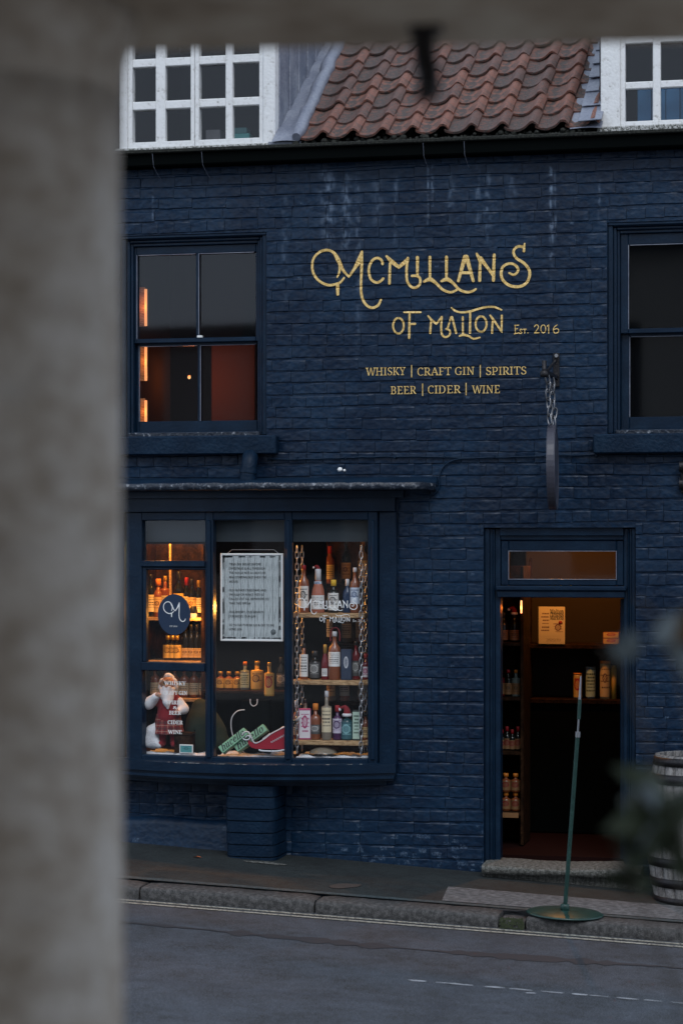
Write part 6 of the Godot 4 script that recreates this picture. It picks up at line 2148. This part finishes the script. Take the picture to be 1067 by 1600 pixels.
func door_interior() -> void:
	var z := -1.0
	var o := thing("door_shelves", "tall dark shelf unit of bottles just inside the doorway", "shelf", Vector3.ZERO)
	var levels := [1.436, 1.067, 0.702, 0.294]
	var x0 := 0.842
	var x1 := 1.066
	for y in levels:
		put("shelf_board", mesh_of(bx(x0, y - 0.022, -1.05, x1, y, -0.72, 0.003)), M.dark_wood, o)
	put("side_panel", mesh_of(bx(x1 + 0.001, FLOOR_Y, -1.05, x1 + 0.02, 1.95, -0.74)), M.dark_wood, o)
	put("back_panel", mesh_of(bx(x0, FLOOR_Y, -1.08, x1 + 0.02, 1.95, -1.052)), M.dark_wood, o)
	put("price_strip", mesh_of(bx(x0 + 0.03, levels[3] - 0.035, -0.719, x1 - 0.01, levels[3] - 0.001, -0.715, 0.001)), M.label_tan_shaded, o)
	put("price_strip", mesh_of(bx(x0 + 0.03, levels[2] - 0.045, -0.719, x0 + 0.1, levels[2] - 0.008, -0.715, 0.001)), M.label_tan_shaded, o)
	var g := "bottles on the shelves inside the doorway"
	var b: Node3D
	for k in 2:
		b = bottle("shelf_bottle", Vector3([0.934, 1.009][k], levels[0] + 0.001, -0.85), "wine", 0.034, 0.2, M.dark_glass, M.label_tan_shaded, [0.06, 0.4], M.cap_black, ["plain dark bottle on the top board inside the doorway", "dark bottle wearing a red hat inside the doorway"][k], g)
		if k == 1:
			red_hat(b, Vector3(0, 0.19, 0), 0.045)
	for k in 3:
		bottle("shelf_bottle", Vector3([0.921, 0.969, 1.022][k], levels[1] + 0.001, -0.84), "plain", 0.03, 0.18, [M.red_glass, M.dark_glass, M.grey_glass][k], M.label_tan_shaded, [0.08, 0.5], [M.cap_black, M.cap_red, M.cap_orange][k], ["red glass bottle on the second board inside the doorway", "dark bottle with tan label on the second board inside the doorway", "grey bottle with orange stopper inside the doorway"][k], g)
	for k in 4:
		bottle("shelf_bottle", Vector3([0.926, 0.961, 0.996, 1.035][k], levels[2] + 0.001, -0.84), "wine", 0.027, 0.14 + 0.02 * (k % 2), M.dark_glass, M.label_red_shaded, [0.06, 0.5], M.cap_red, "small dark bottle with red label on the third board", g)
	for k in 2:
		for j in 2:
			bottle("shelf_bottle", Vector3([0.956, 1.022][k], levels[3] + 0.001 + j * 0.128, -0.82), "squat", 0.034, 0.125, M.amber, M.label_red_shaded, [0.1, 0.6], M.cap_orange, ["lower squat amber bottle by the door post, bottom board", "upper squat amber bottle stacked by the door post", "lower squat amber bottle by the shelf end, bottom board", "upper squat amber bottle stacked by the shelf end"][k * 2 + j], g)
	# counter and boards across the back of the entrance
	var c := thing("back_shelf", "dark shelf of whisky tubes across the back of the entrance", "shelf", Vector3.ZERO)
	var yb := 1.010
	put("shelf_board", mesh_of(bx(1.024, yb - 0.03, -1.8, 1.794, yb, -1.45, 0.003)), M.dark_wood, c)
	var yu := 1.395
	put("shelf_board", mesh_of(bx(0.979, yu - 0.03, -1.8, 1.794, yu, -1.45, 0.003)), M.dark_wood, c)
	put("back_panel", mesh_of(bx(0.956, FLOOR_Y, -1.86, 1.839, 2.1, -1.81)), plain(0.02, 0.011, 0.006, 0.9), c)
	put("cupboard_front", mesh_of(bx(1.024, FLOOR_Y, -1.8, 1.794, yb - 0.031, -1.47)), M.shop_black, c)
	put("upright", mesh_of(bx(1.020, FLOOR_Y, -1.56, 1.033, 2.0, -1.5, 0.003)), M.dark_wood, c)
	tin("whisky_tube", Vector3(1.358, yb + 0.001, -1.55), 0.03, 0.18, M.label_tan, M.label_leaf, M.cap_orange, "short orange topped whisky tube on the back shelf")
	tin("whisky_tube", Vector3(1.448, yb + 0.001, -1.56), 0.034, 0.225, M.grey_glass, M.label_green, M.grey_glass, "grey green printed whisky tube on the back shelf")
	tin("whisky_tube", Vector3(1.552, yb + 0.001, -1.55), 0.037, 0.268, M.label_tan, M.label_tan, M.cap_orange, "tall tan whisky tube with round dark emblem")
	tin("whisky_tube", Vector3(1.610, yb + 0.001, -1.57), 0.02, 0.235, M.yellow_glass, null, M.cap_gold, "narrow yellow tube beside the tan whisky tube")
	# stacked boxes on the upper board
	for k in 2:
		carton("flat_box", Vector3(1.592, yu + 0.001 + k * 0.043, -1.6), 0.115, 0.04, 0.1, plain(0.22, 0.04, 0.015, 0.5), M.label_leaf, ["lower flat red box stacked on the back shelf", "upper flat red box stacked on the back shelf"][k], "flat red boxes on the back shelf")
	# poster
	var pr := [POSTER[0], POSTER[1], POSTER[2], POSTER[3]]
	var p := thing("market_poster", "cream paper poster for the Christmas markets inside the doorway", "poster", Vector3(pr[0], pr[1], -1.44))
	var w: float = pr[2] - pr[0]
	var h: float = pr[3] - pr[1]
	put("poster_sheet", mesh_of(bx(0, 0, -0.004, w, h, 0.0)), plain(0.62, 0.5, 0.32, 0.6), p)
	for k in 3:
		var t := text_mesh(["Malton", "Christmas", "Markets"][k], 0.028, "Droid Serif", true, 0.0006)
		var bb := t.get_aabb()
		var m := put("poster_title", t, M.ink, p)
		var sx := minf(1.0, w * 0.52 / bb.size.x)
		m.scale = Vector3(sx, 1, 1)
		m.position = Vector3(w * 0.95 - bb.size.x * sx / 2.0, h * (0.87 - k * 0.085), 0.0012)
	put("poster_print", face_quad(w * 0.04, h * 0.2, w * 0.45, h * 0.92, 0.001), print_mat(41, Color(0.62, 0.5, 0.32), Color(0.12, 0.05, 0.03), 6), p)
	put("poster_print", face_quad(w * 0.5, h * 0.22, w * 0.97, h * 0.6, 0.001), print_mat(42, Color(0.62, 0.5, 0.32), Color(0.14, 0.05, 0.03), 4, 0.26), p)
	put("poster_print", face_quad(w * 0.05, h * 0.03, w * 0.95, h * 0.17, 0.001), print_mat(43, Color(0.62, 0.5, 0.32), Color(0.1, 0.06, 0.04), 5), p)
	var st := mb()
	lathe(st, [Vector2(0, 0), Vector2(0.014, 0), Vector2(0, 0.001)], 14, Transform3D(Basis(Vector3.RIGHT, PI / 2), Vector3(w * 0.83, h * 0.57, 0.0015)))
	put("red_seal", mesh_of(st), M.cap_red, p)
	# slim tube lamp and hidden warm lamps
	var l := thing("tube_lamp", "slim warm tube lamp at the top of the doorway shelves", "lamp", Vector3(1.078, 1.671, -0.700))
	st = mb()
	tube(st, [Vector3(0, -0.035, 0), Vector3(0, 0.05, 0)], 0.006, 8)
	put("lamp_tube", mesh_of(st), glow(1.0, 0.6, 0.25, 0.7), l)
	lamp(Vector3(0.0, 0.0, 0.012), 0.006, Color(1.0, 0.5, 0.16), 0.01, l)
	spot_lamp(Vector3(1.313, 2.28, -1.0), 0.46, "small warm lamp above the market poster")

const POSTER := [1.096, 1.398, 1.281, 1.660]

func upstairs() -> void:
	# bookcase with lit edges behind the upper sash
	var o := thing("lit_bookcase", "upstairs bookcase edge glowing with warm strip lights behind the sash", "bookcase", Vector3.ZERO)
	var x0 := -1.609
	var xa := -1.534
	var xb := -1.511
	put("case_back", mesh_of(bx(x0 - 0.35, 2.75, -0.66, x0 - 0.001, 4.2, -0.64)), M.dark_wood, o)
	var segs := [[3.610, 3.881], [3.230, 3.491], [2.924, 3.110]]
	for s in segs:
		put("niche_panel", mesh_of(bx(x0, s[0], -0.64, xa, s[1], -0.62, 0.002)), M.shelf_wood, o)
		put("strip_light", mesh_of(bx(xa + 0.002, s[0], -0.62, xb - 0.004, s[1] - 0.015, -0.605, 0.002)), glow(1.0, 0.42, 0.16, 0.4), o)
		lamp(Vector3((xa + xb) / 2.0, (s[0] + s[1]) / 2.0, -0.57), 0.004, Color(1.0, 0.55, 0.25), 0.03, o)
	var l := thing("upstairs_lamp", "small warm lamp glowing in the upstairs room", "lamp", Vector3(-1.385, 3.293, -1.200))
	var st := mb()
	lathe(st, [Vector2(0, -0.012), Vector2(0.01, -0.006), Vector2(0.012, 0.004), Vector2(0.006, 0.012), Vector2(0, 0.014)], 10)
	put("bulb", mesh_of(st), glow(1.0, 0.5, 0.18, 0.7), l)
	lamp(Vector3(0, 0, 0), 0.06, Color(1.0, 0.5, 0.22), 0.01, l)
	st = mb()
	lathe(st, [Vector2(0.0, 0.016), Vector2(0.016, 0.016), Vector2(0.012, 0.04), Vector2(0, 0.042)], 10)
	put("lamp_cap", mesh_of(st), M.black, l)

# ------------------------------------------------------------------ street furniture
func street_things() -> void:
	hanging_sign()
	barrel()
	green_pole()
	wall_bracket()

func hanging_sign() -> void:
	var zc := 0.34
	var o := thing("hanging_sign", "round dark hanging sign seen edge on below its chain and bracket", "sign", Vector3(1.402, 3.071, 0.000))
	o.rotation.y = 0.0
	var base := Vector3(1.402, 3.071, 0.000)
	# wall plate and arm
	put("wall_plate", mesh_of(bx(-0.02, 0.03, 0.0, 0.02, 0.245, 0.018, 0.003)), M.iron, o)
	var st := mb()
	tube(st, [Vector3(0, 0.225, 0.018), Vector3(0.006, 0.225, 0.06)], 0.012, 8)
	put("bolt", mesh_of(st), M.steel, o)
	st = mb()
	box(st, Vector3(-0.011, 0.075, 0.018), Vector3(0.011, 0.1, 0.62), 0.003)
	put("bracket_arm", mesh_of(st), M.iron, o)
	st = mb()
	tube(st, [Vector3(0.0, 0.2, 0.02), Vector3(0, 0.16, 0.2), Vector3(0, 0.1, 0.45)], 0.009, 8)
	put("stay_bar", mesh_of(st), M.iron, o)
	st = mb()
	lathe(st, [Vector2(0, 0.0), Vector2(0.026, 0.0), Vector2(0.026, 0.03), Vector2(0.014, 0.04), Vector2(0.014, 0.1), Vector2(0, 0.1)], 12, Transform3D(Basis(), Vector3(0, 0.05, 0.6)))
	put("arm_finial", mesh_of(st), M.iron, o)
	# chains
	var m := link_mesh(0.016, 0.034, 0.0055)
	for zz in [0.23, 0.45]:
		for k in 6:
			put("chain_link", m, plain(0.2, 0.2, 0.21, 0.35, 0.9), o, Transform3D(Basis(Vector3.UP, 0.4 + (PI / 2 if k % 2 else 0.0) + zz) * Basis(Vector3.BACK, 0.25 - 0.1 * k), Vector3(0.004 * sin(k * 2.0) + 0.003 * k, 0.05 - k * 0.05, zz)))
	# the disc, hung a little askew
	st = mb()
	lathe(st, [Vector2(0, -0.022), Vector2(0.235, -0.022), Vector2(0.24, -0.026), Vector2(0.262, -0.026), Vector2(0.266, -0.02), Vector2(0.266, 0.02), Vector2(0.262, 0.026), Vector2(0.24, 0.026), Vector2(0.235, 0.022), Vector2(0, 0.022)], 48, Transform3D(Basis(Vector3.BACK, PI / 2), Vector3.ZERO), false)
	var disc := put("sign_disc", mesh_of(st), plain(0.05, 0.05, 0.066, 0.32), o)
	disc.position = Vector3(0.018, 2.577 - base.y, zc)
	disc.rotation = Vector3(0, 0.075, 0.01)

func barrel() -> void:
	var at := Vector3(2.30, 0, 0.36)
	at.y = pave_y(at.x, at.z) - 0.004
	var o := thing("whisky_barrel", "weathered grey oak barrel with dark iron hoops beside the shop door", "barrel", at)
	var h := 0.905
	var rad := func(y: float) -> float:
		var t := (y / h - 0.5) * 2.0
		return 0.245 + 0.05 * (1.0 - t * t)
	var n := 22
	var r := RandomNumberGenerator.new()
	r.seed = 12
	var a := 0.3
	for k in n:
		var da := TAU / n
		var st := mb()
		st.set_smooth_group(0)
		var rows := []
		var off := r.randf_range(-0.002, 0.002)
		for i in 11:
			var y := h * i / 10.0
			var row := []
			for j in 4:
				var b := a + da * (0.03 + 0.94 * j / 3.0)
				var rr: float = rad.call(y) + off - (0.004 if j == 0 or j == 3 else 0.0)
				row.append(Vector3(cos(b) * rr, y, sin(b) * rr))
			row.append(Vector3(cos(a + da * 0.97) * (rad.call(y) - 0.025), y, sin(a + da * 0.97) * (rad.call(y) - 0.025)))
			row.append(Vector3(cos(a + da * 0.03) * (rad.call(y) - 0.025), y, sin(a + da * 0.03) * (rad.call(y) - 0.025)))
			rows.append(row)
		var mid := Vector3(cos(a + da / 2), 0, sin(a + da / 2))
		for i in 10:
			for j in 3:
				poly(st, [rows[i][j], rows[i][j + 1], rows[i + 1][j + 1], rows[i + 1][j]], mid)
			poly(st, [rows[i][4], rows[i][5], rows[i + 1][5], rows[i + 1][4]], -mid)
			var tang := Vector3(-mid.z, 0, mid.x)
			poly(st, [rows[i][3], rows[i][4], rows[i + 1][4], rows[i + 1][3]], tang)
			poly(st, [rows[i][5], rows[i][0], rows[i + 1][0], rows[i + 1][5]], -tang)
		st.set_smooth_group(-1)
		poly(st, rows[10], Vector3.UP)
		put("stave", mesh_of(st), M.barrel_wood[r.randi() % 3], o)
		a += da
	for q in [[0.0, 0.05], [0.11, 0.165], [0.235, 0.29], [0.565, 0.63], [0.735, 0.795], [0.845, 0.895]]:
		var st := mb()
		lathe(st, [Vector2(rad.call(q[0] + 0.001) - 0.004, q[0]), Vector2(rad.call(q[0]) + 0.005, q[0]), Vector2(rad.call(q[1]) + 0.005, q[1]), Vector2(rad.call(q[1]) - 0.004, q[1])], 44)
		put("hoop", mesh_of(st), M.iron, o)
	var st := mb()
	lathe(st, [Vector2(0, h - 0.05), Vector2(0.228, h - 0.05), Vector2(0.228, h - 0.03), Vector2(0, h - 0.03)], 30)
	put("barrel_head", mesh_of(st), M.barrel_wood[0], o)

func green_pole() -> void:
	var z := 1.22
	var x := 1.603
	var o := thing("green_pole", "thin dark green metal pole leaning slightly on its flat round base", "pole", Vector3(x, pave_y(x, z) + 0.005, z))
	var st := mb()
	lathe(st, [Vector2(0, 0), Vector2(0.222, 0), Vector2(0.225, 0.004), Vector2(0.212, 0.011), Vector2(0.06, 0.022), Vector2(0.0, 0.024)], 40, Transform3D(Basis(Vector3.BACK, -0.041), Vector3.ZERO))
	put("round_base", mesh_of(st), M.green_metal, o)
	st = mb()
	lathe(st, [Vector2(0, 0.018), Vector2(0.026, 0.018), Vector2(0.026, 0.05), Vector2(0.02, 0.058), Vector2(0, 0.058)], 16)
	put("socket_collar", mesh_of(st), M.green_metal, o)
	var top := Vector3(1.678 - x, 1.05, 0)
	st = mb()
	tube(st, [Vector3(0, 0.02, 0), top], 0.0125, 12)
	put("lower_tube", mesh_of(st), M.green_metal, o)
	st = mb()
	tube(st, [top + Vector3(0, -0.02, 0), top + Vector3(0.0005, 0.012, 0)], 0.0155, 12)
	put("joint_collar", mesh_of(st), M.steel, o)
	st = mb()
	tube(st, [top, top + Vector3(0.006, 0.09, 0)], 0.006, 8)
	put("joint_pin", mesh_of(st), M.steel, o)
	st = mb()
	tube(st, [top + Vector3(0.006, 0.085, 0), top + Vector3(0.012, 0.2, 0)], 0.011, 10)
	put("upper_tube", mesh_of(st), M.green_metal, o)
	st = mb()
	tube(st, [top + Vector3(0.012, 0.2, 0), top + Vector3(0.018, 0.335, 0)], [0.0085, 0.004], 8)
	put("tip", mesh_of(st), M.steel, o)

func wall_bracket() -> void:
	var o := thing("wall_bracket", "black iron wall bracket with two lugs under the window sill", "bracket", Vector3(2.216, 2.42, 0.0))
	put("back_plate", mesh_of(bx(-0.03, 0, 0.0, 0.06, 0.2, 0.02, 0.004)), M.iron, o)
	for y in [0.03, 0.14]:
		var st := mb()
		tube(st, [Vector3(-0.035, y + 0.025, 0.045), Vector3(0.08, y + 0.025, 0.045)], 0.034, 14)
		put("lug", mesh_of(st), M.iron, o)

# ------------------------------------------------------------------ potted plant close to the viewer
func leaf_shape(len_: float, w: float, curl: float) -> ArrayMesh:
	var st := mb()
	st.set_smooth_group(0)
	var n := 6
	for i in n:
		for s in [-1.0, 1.0]:
			var q := []
			for e in [[0, 0.0], [1, 0.0], [1, 1.0], [0, 1.0]]:
				var t: float = float(i + e[0]) / n
				var hw: float = w * sin(pow(t, 0.8) * PI) * e[1] * s
				q.append(Vector3(hw, t * len_, -curl * t * t * len_ + 0.15 * absf(hw)))
			if q[2].distance_to(q[1]) < 1e-6:
				q.remove_at(2)
			elif q[3].distance_to(q[0]) < 1e-6:
				q.remove_at(3)
			if q.size() > 2 and (q[1] - q[0]).cross(q[2] - q[0]).length() > 1e-12:
				poly(st, q, Vector3.BACK)
	return mesh_of(st)

func foreground_plant() -> void:
	var base := Vector3(3.06, 0.48, 11.60)
	var o := thing("potted_plant", "leafy plant with pale and dark leaves in a tall planter close by", "plant", base)
	put("planter", mesh_of(bx(-0.16, 0, -0.16, 0.16, 0.78, 0.16, 0.015)), M.stone, o)
	put("soil", mesh_of(bx(-0.13, 0.7805, -0.13, 0.13, 0.80, 0.13, 0.01)), M.moss, o)
	var r := RandomNumberGenerator.new()
	r.seed = 15
	var st := mb()
	var stems := [[Vector3(0.0, 0.8, 0), Vector3(-0.05, 1.15, 0), Vector3(-0.11, 1.42, 0.01), Vector3(-0.155, 1.5, 0.01)], [Vector3(0.01, 0.8, 0.02), Vector3(-0.02, 1.2, 0.01), Vector3(-0.07, 1.48, 0), Vector3(-0.115, 1.56, 0)], [Vector3(0.03, 0.8, 0), Vector3(0.0, 1.2, 0), Vector3(-0.04, 1.47, 0), Vector3(-0.06, 1.56, 0.0)], [Vector3(0, 0.8, 0), Vector3(-0.04, 1.0, 0), Vector3(-0.1, 1.18, 0), Vector3(-0.14, 1.27, 0)], [Vector3(0.02, 0.8, 0.03), Vector3(-0.01, 1.1, 0.02), Vector3(-0.07, 1.3, 0.0), Vector3(-0.1, 1.36, 0)]]
	for s in stems:
		tube(st, bez(s, 5), 0.0022, 5)
	put("stem", mesh_of(st), M.twig, o)
	var pale := leaf_shape(0.04, 0.0125, 0.3)
	var green := leaf_shape(0.06, 0.017, 0.5)
	# pale upper leaves
	for q in [[Vector3(-0.118, 1.485, 0.0), 0.9], [Vector3(-0.115, 1.488, 0.0), 0.35], [Vector3(-0.085, 1.508, 0.0), -0.5], [Vector3(-0.092, 1.502, 0.01), -0.65], [Vector3(-0.062, 1.478, 0.0), 0.3], [Vector3(-0.052, 1.46, 0.0), -0.2]]:
		put("leaf", pale, M.leaf_pale, o, Transform3D(Basis(Vector3.BACK, q[1]) * Basis(Vector3.RIGHT, r.randf_range(-0.4, 0.2)), q[0]))
	for k in 3:
		put("dry_flower", pale, M.leaf_ochre, o, Transform3D(Basis(Vector3.BACK, -0.8 + k * 0.8), Vector3(-0.058, 1.505, 0.0)))
	# dense dark leaves lower down
	for k in 34:
		var c := Vector3(-0.078, 1.285, 0) + Vector3(r.randfn(0, 0.014), r.randfn(0, 0.024), r.randfn(0, 0.03))
		put("leaf", green if k % 5 else pale, M.leaf_green if k % 9 else M.leaf_pale, o, Transform3D(Basis.from_euler(Vector3(r.randf_range(-1, 1), r.randf_range(-3, 3), r.randf_range(-2.2, 2.2))), c))
